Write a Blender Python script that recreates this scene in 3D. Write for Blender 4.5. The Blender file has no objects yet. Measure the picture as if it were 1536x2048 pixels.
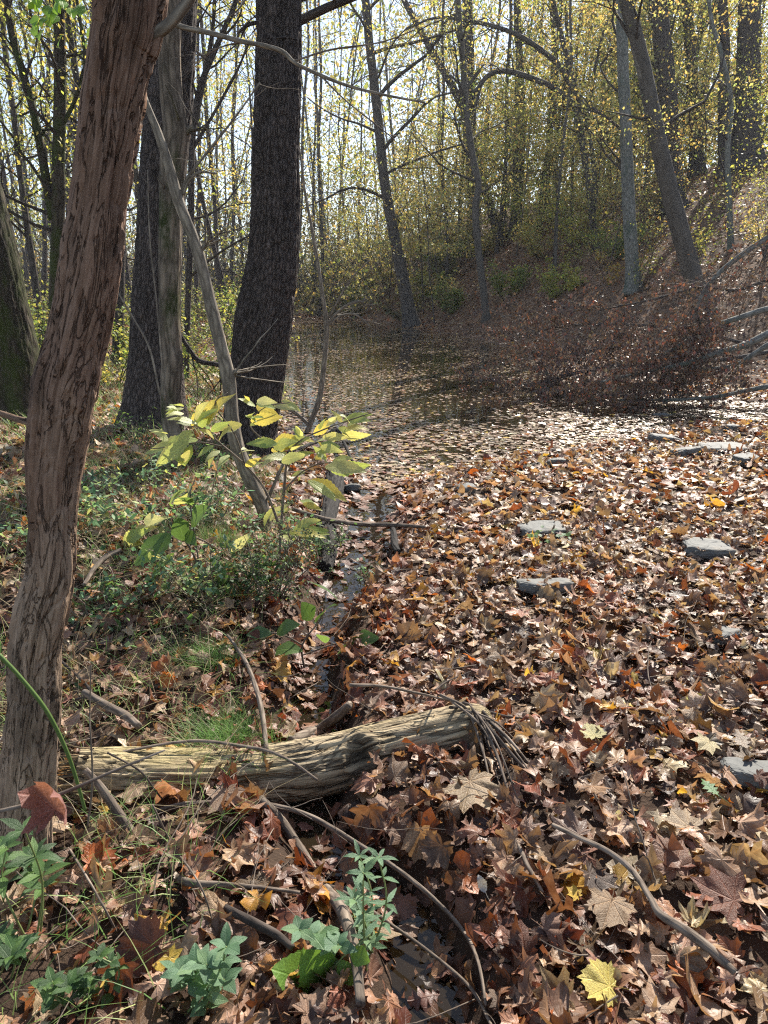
import bpy, math, random
import numpy as np
from mathutils import Vector, Matrix

S = bpy.context.scene
COL = S.collection
# ------------------------------------------------------------------ camera, sky, sun, exposure
TH = math.radians(17.0); FPX = 1420.0; CZ = 1.5
cd = bpy.data.cameras.new('camera'); cam = bpy.data.objects.new('camera', cd); COL.objects.link(cam)
cam.location = (0, 0, CZ); cam.rotation_euler = (math.radians(90) - TH, 0, 0)
cd.sensor_fit = 'VERTICAL'; cd.sensor_height = 36.0; cd.sensor_width = 27.0
cd.lens = 36.0 * FPX / 2048.0; cd.clip_start = 0.05; cd.clip_end = 2000
cd.dof.use_dof = True; cd.dof.focus_distance = 4.0; cd.dof.aperture_fstop = 15.0
S.camera = cam
SUN_EL = math.radians(39); SUN_AZ = math.radians(27)      # azimuth measured from +Y towards +X
w = bpy.data.worlds.new('World'); S.world = w; w.use_nodes = True
wn = w.node_tree; wn.nodes.clear()
sky = wn.nodes.new('ShaderNodeTexSky'); sky.sky_type = 'NISHITA'; sky.sun_disc = False
sky.sun_elevation = SUN_EL; sky.sun_rotation = SUN_AZ
sky.air_density = 1.0; sky.dust_density = 0.35; sky.ozone_density = 1.5
bg = wn.nodes.new('ShaderNodeBackground'); bg.inputs['Strength'].default_value = 0.10
wo = wn.nodes.new('ShaderNodeOutputWorld')
hs = wn.nodes.new('ShaderNodeHueSaturation'); hs.inputs['Saturation'].default_value = .78
wn.links.new(sky.outputs[0], hs.inputs['Color']); wn.links.new(hs.outputs[0], bg.inputs[0]); wn.links.new(bg.outputs[0], wo.inputs[0])
sl = bpy.data.lights.new('sun', 'SUN'); so = bpy.data.objects.new('sun', sl); COL.objects.link(so)
sl.energy = 5.0; sl.angle = math.radians(0.5); sl.color = (1.0, 0.93, 0.82)
sdir = Vector((math.sin(SUN_AZ)*math.cos(SUN_EL), math.cos(SUN_AZ)*math.cos(SUN_EL), math.sin(SUN_EL)))
so.rotation_euler = sdir.to_track_quat('Z', 'Y').to_euler()
S.view_settings.view_transform = 'Standard'; S.view_settings.look = 'None'
S.view_settings.exposure = 1.16; S.view_settings.gamma = 1; S.view_settings.use_curve_mapping = False
S.render.engine = 'CYCLES'
cy = S.cycles
cy.max_bounces = 6; cy.diffuse_bounces = 3; cy.glossy_bounces = 2; cy.transmission_bounces = 3
cy.transparent_max_bounces = 6; cy.caustics_reflective = False; cy.caustics_refractive = False
cy.sample_clamp_indirect = 6; cy.filter_width = 1.15; cy.use_denoising = False

rng = np.random.default_rng(7)
random.seed(7)

# ------------------------------------------------------------------ noise
def _h(i, j, k, s):
    n = (i*374761393 + j*668265263 + k*2147483647 + s*974634777).astype(np.int64)
    n = (n ^ (n >> 13)) * 1274126177
    n = n ^ (n >> 16)
    return (n & 0xffff) / 65535.0
def vnoise(x, y, z=0.0, seed=0):
    x, y, z = np.broadcast_arrays(np.asarray(x, float), np.asarray(y, float), np.asarray(z, float))
    xi, yi, zi = np.floor(x).astype(np.int64), np.floor(y).astype(np.int64), np.floor(z).astype(np.int64)
    fx, fy, fz = x-xi, y-yi, z-zi
    fx, fy, fz = fx*fx*(3-2*fx), fy*fy*(3-2*fy), fz*fz*(3-2*fz)
    def c(a, b, d): return _h(xi+a, yi+b, zi+d, seed)
    x00 = c(0,0,0)*(1-fx)+c(1,0,0)*fx; x10 = c(0,1,0)*(1-fx)+c(1,1,0)*fx
    x01 = c(0,0,1)*(1-fx)+c(1,0,1)*fx; x11 = c(0,1,1)*(1-fx)+c(1,1,1)*fx
    return ((x00*(1-fy)+x10*fy)*(1-fz) + (x01*(1-fy)+x11*fy)*fz)*2-1
def fbm(x, y, z=0.0, seed=0, o=4):
    r = 0; a = 1; t = 0
    for i in range(o):
        r = r + a*vnoise(x*2**i, y*2**i, np.asarray(z)*2**i, seed+i); t += a; a *= .5
    return r/t

# ------------------------------------------------------------------ photograph ray <-> place
def ray(px, py):
    x = (px-768)/FPX; v = (1024-py)/FPX
    return np.array([x, math.cos(TH)+v*math.sin(TH), -math.sin(TH)+v*math.cos(TH)])
def P(px, py, Y):
    d = ray(px, py); t = Y/d[1]
    return np.array([d[0]*t, Y, CZ+d[2]*t])
def DEP(px, py, Y): return Y/ray(px, py)[1]
def project(p):
    x, y, z = p[0], p[1], p[2]-CZ
    d = y*math.cos(TH)-z*math.sin(TH); u = y*math.sin(TH)+z*math.cos(TH)
    return 768+FPX*x/d, 1024-FPX*u/d
def W0(px, py):
    d = ray(px, py); t = -CZ/d[2]
    return (d[0]*t, d[1]*t)

# ------------------------------------------------------------------ terrain
SHORE = [W0(*p) for p in [(738,990),(690,948),(625,905),(570,880),(545,800),(560,700),(585,650),(588,641),
         (700,640),(800,650),(850,660),(940,675),(1040,700),(1085,735),(1200,775),(1400,800),(1750,820),
         (1750,848),(1536,850),(1350,856),(1250,885),(1130,908),(1000,925),(900,950),(810,972)]]
SHORE = np.array(SHORE)
CHAN = np.array([W0(*p) for p in [(740,985),(738,1060),(715,1120),(690,1180),(650,1260),(615,1350),(630,1450),(640,1560),(610,1640),(680,1750),(800,1830),(850,1930),(860,2100)]])
def seg_dist(x, y, pts, closed):
    best = np.full(x.shape, 1e9); inside = np.zeros(x.shape, bool)
    n = len(pts)
    for i in range(n if closed else n-1):
        a = pts[i]; b = pts[(i+1) % n]; d = b-a
        t = np.clip(((x-a[0])*d[0]+(y-a[1])*d[1])/(d@d+1e-12), 0, 1)
        best = np.minimum(best, np.hypot(x-a[0]-t*d[0], y-a[1]-t*d[1]))
        if closed:
            c = ((a[1] > y) != (b[1] > y))
            xx = (b[0]-a[0])*(y-a[1])/(b[1]-a[1]+1e-12)+a[0]
            inside ^= (c & (x < xx))
    return best, inside
HY = [-30, 0, 5, 8, 11.2, 16, 19.8, 28, 35, 46, 60, 90, 200]
HX = [26, 16, 12, 9.6, 7.2, 5.6, 4.7, 3.2, 1.4, -2.5, -7, -14, -30]
def sstep(a, b, x):
    t = np.clip((x-a)/(b-a), 0, 1); return t*t*(3-2*t)
def H(x, y, fine=True):
    x = np.asarray(x, float); y = np.asarray(y, float)
    d, ins = seg_dist(x, y, SHORE, True)
    dc, _ = seg_dist(x, y, CHAN, False)
    left = sstep(.1, 1.3, -x-0.10*(y-5))*sstep(1.7, 3.2, y+.25*x)            # bank on the left of the channel
    land = .022+np.minimum(.045*d, .10)+left*(.20*sstep(0, 1.1, np.minimum(d, dc+.3)))
    land = land+.03*fbm(x*1.1, y*1.1, 0, 3)*sstep(0, .8, d)
    cw_ = .11+.12*sstep(3.0, 4.2, y); ch = np.exp(-(dc/cw_)**2)
    land = land*(1-.85*ch)-.068*ch*sstep(5.6, 2, y)-.035*ch
    bed = -.015-.10*d
    h = np.where(ins, np.maximum(bed, -.9), land)
    hd = (x-np.interp(y, HY, HX))*.88
    hd = hd+.5*fbm(x*.25, y*.25, 0, 9)
    hill = np.where(hd > 0, .56*hd*sstep(-.5, 3.5, hd), 0)
    top = 7.9+.05*np.maximum(hd-12, 0)
    hill = -np.log(np.exp(-hill/1.0)+np.exp(-top/1.0)) + np.log(1+np.exp(-7.9))
    hill = np.where(hd > 0, hill, 0)
    far = sstep(48, 70, y)*.6
    h = np.where(ins, h, h+np.maximum(hill, 0)+far)
    if fine:
        h = h+np.where(ins, 0, .012*fbm(x*7, y*7, 0, 11)*sstep(0, .3, d))+.10*fbm(x*.7, y*.7, 0, 5)*sstep(1, 3, hd)
    return h
def Hs(x, y): return float(H(np.array([x]), np.array([y]))[0])
def G(px, py, guess=None):
    d = ray(px, py)
    ts = np.concatenate([np.linspace(.5, 12, 1200), np.linspace(12, 90, 2400)])
    z = CZ+d[2]*ts-H(d[0]*ts, d[1]*ts)
    i = np.argmax(z < 0)
    if z[i] >= 0: i = len(ts)-1
    t = ts[i]
    return np.array([d[0]*t, d[1]*t, CZ+d[2]*t])
def normal(x, y):
    e = .06
    n = np.stack([H(x-e, y, False)-H(x+e, y, False), H(x, y-e, False)-H(x, y+e, False), np.full(np.shape(x), 2*e)], -1)
    return n/np.linalg.norm(n, axis=-1, keepdims=True)

# ------------------------------------------------------------------ mesh and object helpers
def npmesh(name, V, F, mat=None, col=None, tc=None, flat=False):
    me = bpy.data.meshes.new(name)
    V = np.asarray(V, np.float32); F = np.asarray(F, np.int32)
    k = F.shape[1]; m = len(F)
    me.vertices.add(len(V)); me.vertices.foreach_set('co', V.ravel())
    me.loops.add(m*k); me.loops.foreach_set('vertex_index', F.ravel())
    me.polygons.add(m); me.polygons.foreach_set('loop_start', np.arange(m, dtype=np.int32)*k)
    if col is not None:
        a = me.attributes.new('Col', 'FLOAT_COLOR', 'POINT')
        c = np.ones((len(V), 4), np.float32); c[:, :3] = col; a.data.foreach_set('color', c.ravel())
    if tc is not None:
        a = me.attributes.new('tc', 'FLOAT_VECTOR', 'POINT'); a.data.foreach_set('vector', np.asarray(tc, np.float32).ravel())
    me.update(calc_edges=True)
    if flat: me.shade_flat()
    else: me.shade_smooth()
    if mat: me.materials.append(mat)
    return me
def link(name, me, parent=None, loc=None):
    o = bpy.data.objects.new(name, me); COL.objects.link(o)
    if parent is not None: o.parent = parent
    if loc is not None: o.location = loc
    return o
def tag(o, label=None, cat=None, group=None, kind=None):
    if label: o['label'] = label
    if cat: o['category'] = cat
    if group: o['group'] = group
    if kind: o['kind'] = kind
    return o
def thing(name, loc, label, cat, group=None):
    o = bpy.data.objects.new(name, None); COL.objects.link(o); o.location = tuple(loc)
    o.empty_display_size = .1
    return tag(o, label, cat, group)
def part(name, V, F, mat, parent, kind=None, **kw):
    V = np.asarray(V, float)-np.array(parent.location) if parent is not None else V
    o = link(name, npmesh(name, V, F, mat, **kw), parent)
    if kind: o['kind'] = kind
    return o

def resample(pts, rad, n):
    pts = np.asarray(pts, float); rad = np.asarray(rad, float)
    if len(pts) == 2:
        t = np.linspace(0, 1, n)[:, None]
        return pts[0]*(1-t)+pts[1]*t, rad[0]*(1-t[:, 0])+rad[1]*t[:, 0]
    d = np.r_[0, np.cumsum(np.linalg.norm(np.diff(pts, axis=0), axis=1)+1e-9)]
    ex = np.vstack([2*pts[0]-pts[1], pts, 2*pts[-1]-pts[-2]])
    er = np.r_[rad[0], rad, rad[-1]]
    s = np.linspace(0, d[-1], n)
    i = np.clip(np.searchsorted(d, s, side='right')-1, 0, len(pts)-2)
    u = ((s-d[i])/(d[i+1]-d[i]))[:, None]
    p0, p1, p2, p3 = ex[i], ex[i+1], ex[i+2], ex[i+3]
    q = .5*((2*p1)+(-p0+p2)*u+(2*p0-5*p1+4*p2-p3)*u*u+(-p0+3*p1-3*p2+p3)*u**3)
    r = er[i+1]*(1-u[:, 0])+er[i+2]*u[:, 0]
    return q, r
def tube(pts, rad, sides=8, rings=None, disp=None, caps=True):
    if rings is None: rings = max(4, len(pts)*2)
    q, r = resample(pts, rad, rings)
    T = np.gradient(q, axis=0); T /= np.linalg.norm(T, axis=1, keepdims=True)+1e-12
    ref = np.array([1., 0, 0]) if abs(T[:, 0]).mean() < .75 else np.array([0, 0, 1.])
    A = np.cross(T, ref); A /= np.linalg.norm(A, axis=1, keepdims=True)+1e-12
    B = np.cross(T, A)
    s = np.r_[0, np.cumsum(np.linalg.norm(np.diff(q, axis=0), axis=1))]
    a = np.linspace(0, 2*math.pi, sides, endpoint=False)
    AA, SS = np.meshgrid(a, s); RR = np.repeat(r[:, None], sides, 1)
    R2 = RR if disp is None else RR+disp(AA, SS, RR)
    V = q[:, None]+R2[..., None]*(np.cos(AA)[..., None]*A[:, None]+np.sin(AA)[..., None]*B[:, None])
    tc = np.stack([RR*np.cos(AA), RR*np.sin(AA), SS], -1).reshape(-1, 3)
    V = V.reshape(-1, 3)
    i = np.arange(rings-1)[:, None]*sides; j = np.arange(sides)[None]; j2 = (j+1) % sides
    F = np.stack([i+j, i+j2, i+sides+j2, i+sides+j], -1).reshape(-1, 4)
    if caps:
        n = len(V)
        V = np.vstack([V, q[0], q[-1]]); tc = np.vstack([tc, [0, 0, 0], [0, 0, s[-1]]])
        l = (rings-1)*sides; jj = np.arange(sides); jn = (jj+1) % sides
        f0 = np.stack([np.full(sides, n), jn, jj, np.full(sides, n)], -1)
        F3a = np.stack([np.full(sides, n), jn, jj], -1); F3b = np.stack([np.full(sides, n+1), l+jj, l+jn], -1)
        F = (F, np.vstack([F3a, F3b]))
    return V, F, tc
def tri(F):
    if isinstance(F, tuple):
        return np.vstack([tri(F[0]), F[1]])
    if F.shape[1] == 4: return np.vstack([F[:, [0, 1, 2]], F[:, [0, 2, 3]]])
    return F
class Bag:
    def __init__(s): s.V = []; s.F = []; s.tc = []; s.C = []; s.n = 0
    def add(s, V, F, tc=None, col=None):
        F = tri(F); s.V.append(V); s.F.append(F+s.n); s.n += len(V)
        s.tc.append(np.zeros((len(V), 3)) if tc is None else tc)
        s.C.append(np.tile(np.array([.5, .5, .5] if col is None else col, float), (len(V), 1)) if col is None or np.ndim(col) == 1 else col)
    def tube(s, pts, rad, sides=5, rings=None, col=None, caps=False, disp=None):
        V, F, tc = tube(pts, rad, sides, rings, disp, caps); tc = tc+rng.uniform(0, 9, 3); s.add(V, F, tc, col)
    def get(s): return np.vstack(s.V), np.vstack(s.F), np.vstack(s.tc), np.vstack(s.C)
    def make(s, name, mat, parent, kind=None, flat=False):
        if not s.V: return None
        V, F, tc, C = s.get()
        return part(name, V, F, mat, parent, kind, tc=tc, col=C, flat=flat)

# ------------------------------------------------------------------ materials
class N:
    def __init__(s, name):
        s.m = bpy.data.materials.new(name); s.m.use_nodes = True; s.t = s.m.node_tree; s.t.nodes.clear()
        s.out = s.t.nodes.new('ShaderNodeOutputMaterial')
    def n(s, typ, **kw):
        n = s.t.nodes.new('ShaderNode'+typ)
        for k, v in kw.items():
            if hasattr(n, k): setattr(n, k, v)
        return n
    def l(s, a, b): s.t.links.new(a, b)
    def attr(s, name): return s.n('Attribute', attribute_name=name)
    def map(s, vec, sc, loc=(0, 0, 0)):
        m = s.n('Mapping'); m.inputs['Scale'].default_value = sc; m.inputs['Location'].default_value = loc; s.l(vec, m.inputs['Vector']); return m.outputs[0]
    def noise(s, vec, scale, detail=5, rough=.6, dist=0):
        n = s.n('TexNoise'); n.inputs['Scale'].default_value = scale; n.inputs['Detail'].default_value = detail
        n.inputs['Roughness'].default_value = rough; n.inputs['Distortion'].default_value = dist; s.l(vec, n.inputs['Vector']); return n.outputs['Fac']
    def vor(s, vec, scale, feature='F1', out='Distance'):
        n = s.n('TexVoronoi'); n.feature = feature; n.inputs['Scale'].default_value = scale; s.l(vec, n.inputs['Vector']); return n.outputs[out]
    def ramp(s, fac, stops, interp='LINEAR'):
        r = s.n('ValToRGB'); r.color_ramp.interpolation = interp
        e = r.color_ramp.elements
        while len(e) < len(stops): e.new(.5)
        for i, (p, c) in enumerate(stops):
            e[i].position = p; e[i].color = (c, c, c, 1) if np.isscalar(c) else (*c, 1)
        s.l(fac, r.inputs[0]); return r.outputs[0]
    def math(s, op, a, b=None, clamp=False):
        m = s.n('Math', operation=op); m.use_clamp = clamp
        for i, v in enumerate((a, b)):
            if v is None: continue
            if np.isscalar(v): m.inputs[i].default_value = v
            else: s.l(v, m.inputs[i])
        return m.outputs[0]
    def mix(s, fac, a, b, blend='MIX'):
        m = s.n('Mix'); m.data_type = 'RGBA'; m.blend_type = blend
        for sock, v in ((m.inputs[0], fac), (m.inputs[6], a), (m.inputs[7], b)):
            if isinstance(v, (tuple, list)): sock.default_value = (*v, 1)
            elif np.isscalar(v): sock.default_value = v
            else: s.l(v, sock)
        return m.outputs[2]
    def bump(s, h, strength=.5, dist=.01, prev=None):
        b = s.n('Bump'); b.inputs['Strength'].default_value = strength; b.inputs['Distance'].default_value = dist
        s.l(h, b.inputs['Height'])
        if prev is not None: s.l(prev, b.inputs['Normal'])
        return b.outputs[0]
    def pbr(s, color, rough=.8, nrm=None, spec=.3):
        p = s.n('BsdfPrincipled')
        if isinstance(color, tuple): p.inputs['Base Color'].default_value = (*color, 1)
        else: s.l(color, p.inputs['Base Color'])
        if np.isscalar(rough): p.inputs['Roughness'].default_value = rough
        else: s.l(rough, p.inputs['Roughness'])
        p.inputs['Specular IOR Level'].default_value = spec
        if nrm is not None: s.l(nrm, p.inputs['Normal'])
        return p.outputs[0]
    def done(s, sh): s.l(sh, s.out.inputs[0]); return s.m

def mat_leaf(name, transl=.35, rough=.5, spec=.45, veins=True, under=1.25, bumpd=.004, blotch=False):
    m = N(name); c = m.attr('Col').outputs['Color']; tc = m.attr('tc').outputs['Vector']
    geo = m.n('NewGeometry')
    obj = m.n('TexCoord').outputs['Object']
    mot = m.noise(m.map(obj, (1, 1, 1)), 38, 5, .65)
    col = m.mix(1.0, c, m.ramp(mot, [(.3, .62), (.55, 1.0), (.8, 1.35)]), 'MULTIPLY')
    if blotch:
        blo = m.noise(m.map(obj, (1, 1, 1), (3, 5, 1)), 20, 4, .65)
        col = m.mix(m.ramp(blo, [(.46, 0.), (.62, .75)]), col, m.mix(1.0, col, (.62, .50, .40), 'MULTIPLY'))
    nrm = None
    if veins:
        sep = m.n('SeparateXYZ'); m.l(tc, sep.inputs[0])
        ang = m.math('ARCTAN2', sep.outputs[0], sep.outputs[1])
        k = m.math('MULTIPLY', ang, 1/math.radians(42))
        fr = m.math('ABSOLUTE', m.math('SUBTRACT', m.math('FRACT', m.math('ADD', k, 20.5)), .5))
        ln = m.n('VectorMath', operation='LENGTH'); m.l(tc, ln.inputs[0])
        dd = m.math('MULTIPLY', fr, ln.outputs['Value'])
        v = m.ramp(dd, [(.008, 1.0), (.03, 0.0)])
        # side veins
        sv = m.math('ABSOLUTE', m.math('SUBTRACT', m.math('FRACT', m.math('SUBTRACT', m.math('MULTIPLY', ln.outputs['Value'], 6.5), m.math('MULTIPLY', fr, 3.2))), .5))
        v2 = m.ramp(sv, [(.03, .45), (.10, 0.0)])
        vv = m.math('MAXIMUM', v, v2)
        col = m.mix(m.math('MULTIPLY', vv, .38), col, m.mix(1.0, col, (1.7, 1.6, 1.5), 'MULTIPLY'))
        nrm = m.bump(m.math('ADD', m.math('MULTIPLY', vv, -.6), mot), .55, bumpd)
    else:
        nrm = m.bump(mot, .4, bumpd)
    col = m.mix(geo.outputs['Backfacing'], col, m.mix(.8, col, m.mix(1.0, col, (under, under, under*1.05), 'MULTIPLY')))
    p = m.pbr(col, rough, nrm, spec)
    if transl <= 0: return m.done(p)
    tr = m.n('BsdfTranslucent'); m.l(m.mix(1.0, col, (1.4, 1.2, .75), 'MULTIPLY'), tr.inputs[0])
    mx = m.n('MixShader'); mx.inputs[0].default_value = transl; m.l(p, mx.inputs[1]); m.l(tr.outputs[0], mx.inputs[2])
    return m.done(mx.outputs[0])
M_litter = mat_leaf('dry_leaf', .28, .46, .5, blotch=True)
M_float = mat_leaf('floating_leaf', .1, .33, .6, False)
M_fol = mat_leaf('tree_foliage', .5, .55, .35, False, 1.15)
M_green = mat_leaf('plant_leaf', .45, .42, .45, True, 1.2, .002)
M_dead = mat_leaf('withered_leaf', .15, .5, .4, False)

def mat_bark(name, dark, light, freq=14, stretch=5, bump=.02, moss=None, patches=None, edge=.5):
    m = N(name); tc = m.attr('tc').outputs['Vector']
    v = m.map(tc, (1, 1, 1/stretch))
    big = m.noise(v, freq*.35, 4, .6)
    wv = m.n('VectorMath', operation='ADD'); m.l(v, wv.inputs[0])
    nz = m.n('TexNoise'); nz.inputs['Scale'].default_value = freq*.9; nz.inputs['Detail'].default_value = 4; m.l(v, nz.inputs['Vector'])
    sc = m.n('VectorMath', operation='SCALE'); m.l(nz.outputs['Color'], sc.inputs[0]); sc.inputs['Scale'].default_value = .5/freq
    m.l(sc.outputs[0], wv.inputs[1])
    ed = m.vor(wv.outputs[0], freq, 'DISTANCE_TO_EDGE')
    fine = m.noise(v, freq*4, 6, .7)
    hgt = m.math('ADD', m.math('MULTIPLY', m.ramp(ed, [(0, 0.), (.32, 1.)]), edge), m.math('MULTIPLY', fine, 1-edge*.5))
    col = m.mix(m.ramp(hgt, [(.25, 0.), (.95, 1.)]), dark, light)
    col = m.mix(.6, col, m.mix(1.0, col, m.ramp(big, [(.3, .5), (.7, 1.5)]), 'MULTIPLY'))
    if patches:
        pn = m.noise(m.map(tc, (1, 1, .35), (3, 1, 7)), patches[1], 5, .65, .6)
        col = m.mix(m.ramp(pn, [(patches[2], 0.), (patches[2]+.09, 1.)]), col, m.mix(1.0, patches[0], m.ramp(fine, [(.2, .6), (.8, 1.25)]), 'MULTIPLY'))
    if moss:
        g = m.noise(m.map(tc, (1, 1, .5), (9, 4, 2)), 3.2, 6, .7)
        col = m.mix(m.ramp(g, [(moss[1], 0.), (moss[1]+.12, 1.)]), col, m.mix(1.0, moss[0], m.ramp(fine, [(.2, .5), (.8, 1.4)]), 'MULTIPLY'))
    nr = m.bump(hgt, .9, bump)
    return m.done(m.pbr(col, .88, nr, .25))
M_bark_dark = mat_bark('furrowed_bark', (.012, .010, .010), (.155, .125, .112), 42, 3, .03)
M_bark_moss = mat_bark('mossy_bark', (.045, .036, .027), (.25, .20, .15), 26, 6, .010, ((.035, .045, .012), .52), ((.30, .25, .19), 2.6, .55))
M_bark_green = mat_bark('green_mossy_bark', (.018, .014, .010), (.085, .065, .045), 22, 4, .014, ((.045, .055, .014), .46))
M_bark_grey = mat_bark('grey_bark', (.028, .024, .023), (.13, .112, .10), 20, 4, .008)
M_bark_thin = mat_bark('sapling_bark', (.09, .075, .06), (.32, .275, .215), 34, 4, .004, ((.05, .055, .025), .62))
M_bark_pale = mat_bark('sycamore_bark', (.05, .043, .038), (.16, .14, .12), 24, 3, .006, None, ((.38, .36, .31), 1.5, .60), .15)
M_bark_lichen = mat_bark('lichen_bark', (.07, .07, .065), (.27, .27, .245), 22, 3, .008, ((.10, .12, .10), .5))
M_twig = mat_bark('dry_twig', (.07, .052, .04), (.26, .21, .165), 60, 5, .002)
M_twig_dark = mat_bark('dark_twig', (.022, .017, .014), (.09, .07, .058), 50, 5, .002)
M_wet = mat_bark('wet_rotten_wood', (.010, .009, .009), (.04, .035, .032), 30, 6, .012)

def mat_wood(name, c_dark, c_mid, c_light, warm, freq=22, yellow=None, st=.075, cw=.05, dk_=1.0):
    m = N(name); tc = m.attr('tc').outputs['Vector']; at = m.attr('Col')
    v = m.map(tc, (1, 1, st))
    gr = m.noise(v, freq*1.6, 8, .66, .35)
    gr2 = m.noise(m.map(tc, (1, 1, .16), (5, 3, 1)), freq*.5, 4, .6, .8)
    crack = m.math('ABSOLUTE', m.math('SUBTRACT', gr2, .5))
    cr = m.ramp(crack, [(.0, 0.), (cw, 1.)])
    fib = m.noise(m.map(tc, (1, 1, st*.5)), 130, 4, .7)
    col = m.mix(gr, c_mid, c_light)
    col = m.mix(m.ramp(gr, [(.34, dk_), (.53, 0.)]), col, c_dark)
    col = m.mix(m.ramp(cr, [(0, .75), (1, 0.)]), col, c_dark)
    bl = m.noise(m.map(tc, (1, 1, .4), (2, 8, 5)), 4.5, 6, .7)
    col = m.mix(m.ramp(bl, [(.50, 0.), (.66, .8)]), col, m.mix(1.0, col, warm, 'MULTIPLY'))
    if yellow:
        yb = m.noise(m.map(tc, (1, 1, .5), (7, 1, 3)), 5, 4, .6)
        col = m.mix(m.ramp(yb, [(.5, 0.), (.7, .6)]), col, yellow)
    col = m.mix(1.0, col, m.ramp(fib, [(.25, .7), (.75, 1.25)]), 'MULTIPLY')
    col = m.mix(1.0, col, at.outputs['Color'], 'MULTIPLY')
    hh = m.math('ADD', m.math('MULTIPLY', cr, .8), m.math('ADD', gr, m.math('MULTIPLY', fib, .3)))
    return m.done(m.pbr(col, .8, m.bump(hh, 1.0, .011), .25))
M_log = mat_wood('weathered_log_wood', (.05, .036, .024), (.27, .21, .135), (.54, .45, .30), (.42, .35, .28), 46, (.42, .36, .16), .085)
M_snag = mat_wood('barkless_trunk_wood', (.095, .064, .048), (.25, .180, .142), (.44, .355, .29), (.60, .50, .44), 62, None, .13, .022, .38)

m = N('forest_soil'); co = m.n('NewGeometry').outputs['Position']
vcol = m.vor(co, 13, 'F1', 'Color'); sp = m.n('SeparateColor'); m.l(vcol, sp.inputs[0])
lc = m.ramp(sp.outputs[0], [(0, (.05, .03, .022)), (.3, (.11, .06, .037)), (.6, (.19, .11, .07)), (.8, (.26, .17, .11)), (1, (.30, .12, .035))])
soil = m.mix(m.noise(co, 9, 6, .7), (.018, .012, .009), (.07, .045, .03))
far = m.math('MULTIPLY', m.n('SeparateXYZ').outputs[1], 1.0)
sx = far.node.inputs[0].links[0].from_node; m.l(co, sx.inputs[0])
fm = m.ramp(m.math('DIVIDE', far, 40), [(.15, .15), (.45, .75)])
mat_soil = m.done(m.pbr(m.mix(fm, soil, lc), .85, m.bump(m.math('ADD', m.noise(co, 60, 6, .7), m.vor(co, 13)), .8, .03), .2))

m = N('pond_water'); co = m.n('NewGeometry').outputs['Position']
bn = m.bump(m.noise(m.map(co, (1, 1, 1)), 5, 3, .5), .10, .02)
fr = m.n('Fresnel'); fr.inputs['IOR'].default_value = 1.33; m.l(bn, fr.inputs['Normal'])
gl = m.n('BsdfGlossy'); gl.inputs['Roughness'].default_value = .02; gl.inputs['Color'].default_value = (1, 1, 1, 1); m.l(bn, gl.inputs['Normal'])
tp = m.n('BsdfTransparent'); tp.inputs[0].default_value = (.42, .33, .20, 1)
mx = m.n('MixShader'); m.l(fr.outputs[0], mx.inputs[0]); m.l(tp.outputs[0], mx.inputs[1]); m.l(gl.outputs[0], mx.inputs[2])
df = m.n('BsdfDiffuse'); df.inputs[0].default_value = (.12, .085, .05, 1); mw = m.n('MixShader'); mw.inputs[0].default_value = .15; m.l(tp.outputs[0], mw.inputs[1]); m.l(df.outputs[0], mw.inputs[2]); m.l(mw.outputs[0], mx.inputs[1])
mat_water = m.done(mx.outputs[0])

m = N('slate_stone'); co = m.n('TexCoord').outputs['Object']
g = m.noise(co, 14, 8, .7); g2 = m.noise(m.map(co, (1, 1, 6)), 20, 6, .6)
scol = m.mix(g, (.055, .058, .055), (.18, .18, .168)); scol = m.mix(m.ramp(m.noise(co, 7, 4, .6), [(.55, 0.), (.7, .5)]), scol, (.20, .16, .11))
mat_stone = m.done(m.pbr(scol, .7, m.bump(m.math('ADD', g, g2), .8, .008), .4))
m = N('grass_blade'); gc = m.attr('Col').outputs['Color']; p_ = m.pbr(gc, .5, None, .4)
t_ = m.n('BsdfTranslucent'); m.l(gc, t_.inputs[0]); mx = m.n('MixShader'); mx.inputs[0].default_value = .4; m.l(p_, mx.inputs[1]); m.l(t_.outputs[0], mx.inputs[2])
mat_grass = m.done(mx.outputs[0])

# ------------------------------------------------------------------ ground and water
def axis(segs):
    out = [segs[0][0]]
    for a, b, st in segs:
        n = max(1, int(round((b-a)/st))); out += list(np.linspace(a, b, n+1)[1:])
    return np.array(out)
xs = axis([(-400, -100, 40), (-100, -30, 6), (-30, -10, 1.2), (-10, -4, .3), (-4, 4.5, .055), (4.5, 9, .2), (9, 30, .7), (30, 100, 6), (100, 400, 40)])
ys = axis([(-20, .4, 1.5), (.4, 7, .055), (7, 14, .14), (14, 45, .6), (45, 100, 3), (100, 600, 50)])
XX, YY = np.meshgrid(xs, ys); ZZ = H(XX, YY)
nx, ny = len(xs), len(ys)
i = np.arange(ny-1)[:, None]*nx; j = np.arange(nx-1)[None]
F = np.stack([i+j, i+j+1, i+nx+j+1, i+nx+j], -1).reshape(-1, 4)
ground = link('ground', npmesh('ground', np.stack([XX, YY, ZZ], -1).reshape(-1, 3), F, mat_soil)); tag(ground, kind='structure')
wx = np.linspace(-14, 13, 28); wy = np.linspace(.3, 49, 50)
XX, YY = np.meshgrid(wx, wy); i = np.arange(49)[:, None]*28; j = np.arange(27)[None]
F = np.stack([i+j, i+j+1, i+28+j+1, i+28+j], -1).reshape(-1, 4)
water = link('pond_water', npmesh('pond_water', np.stack([XX, YY, XX*0], -1).reshape(-1, 3), F, mat_water)); tag(water, kind='structure')

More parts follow.
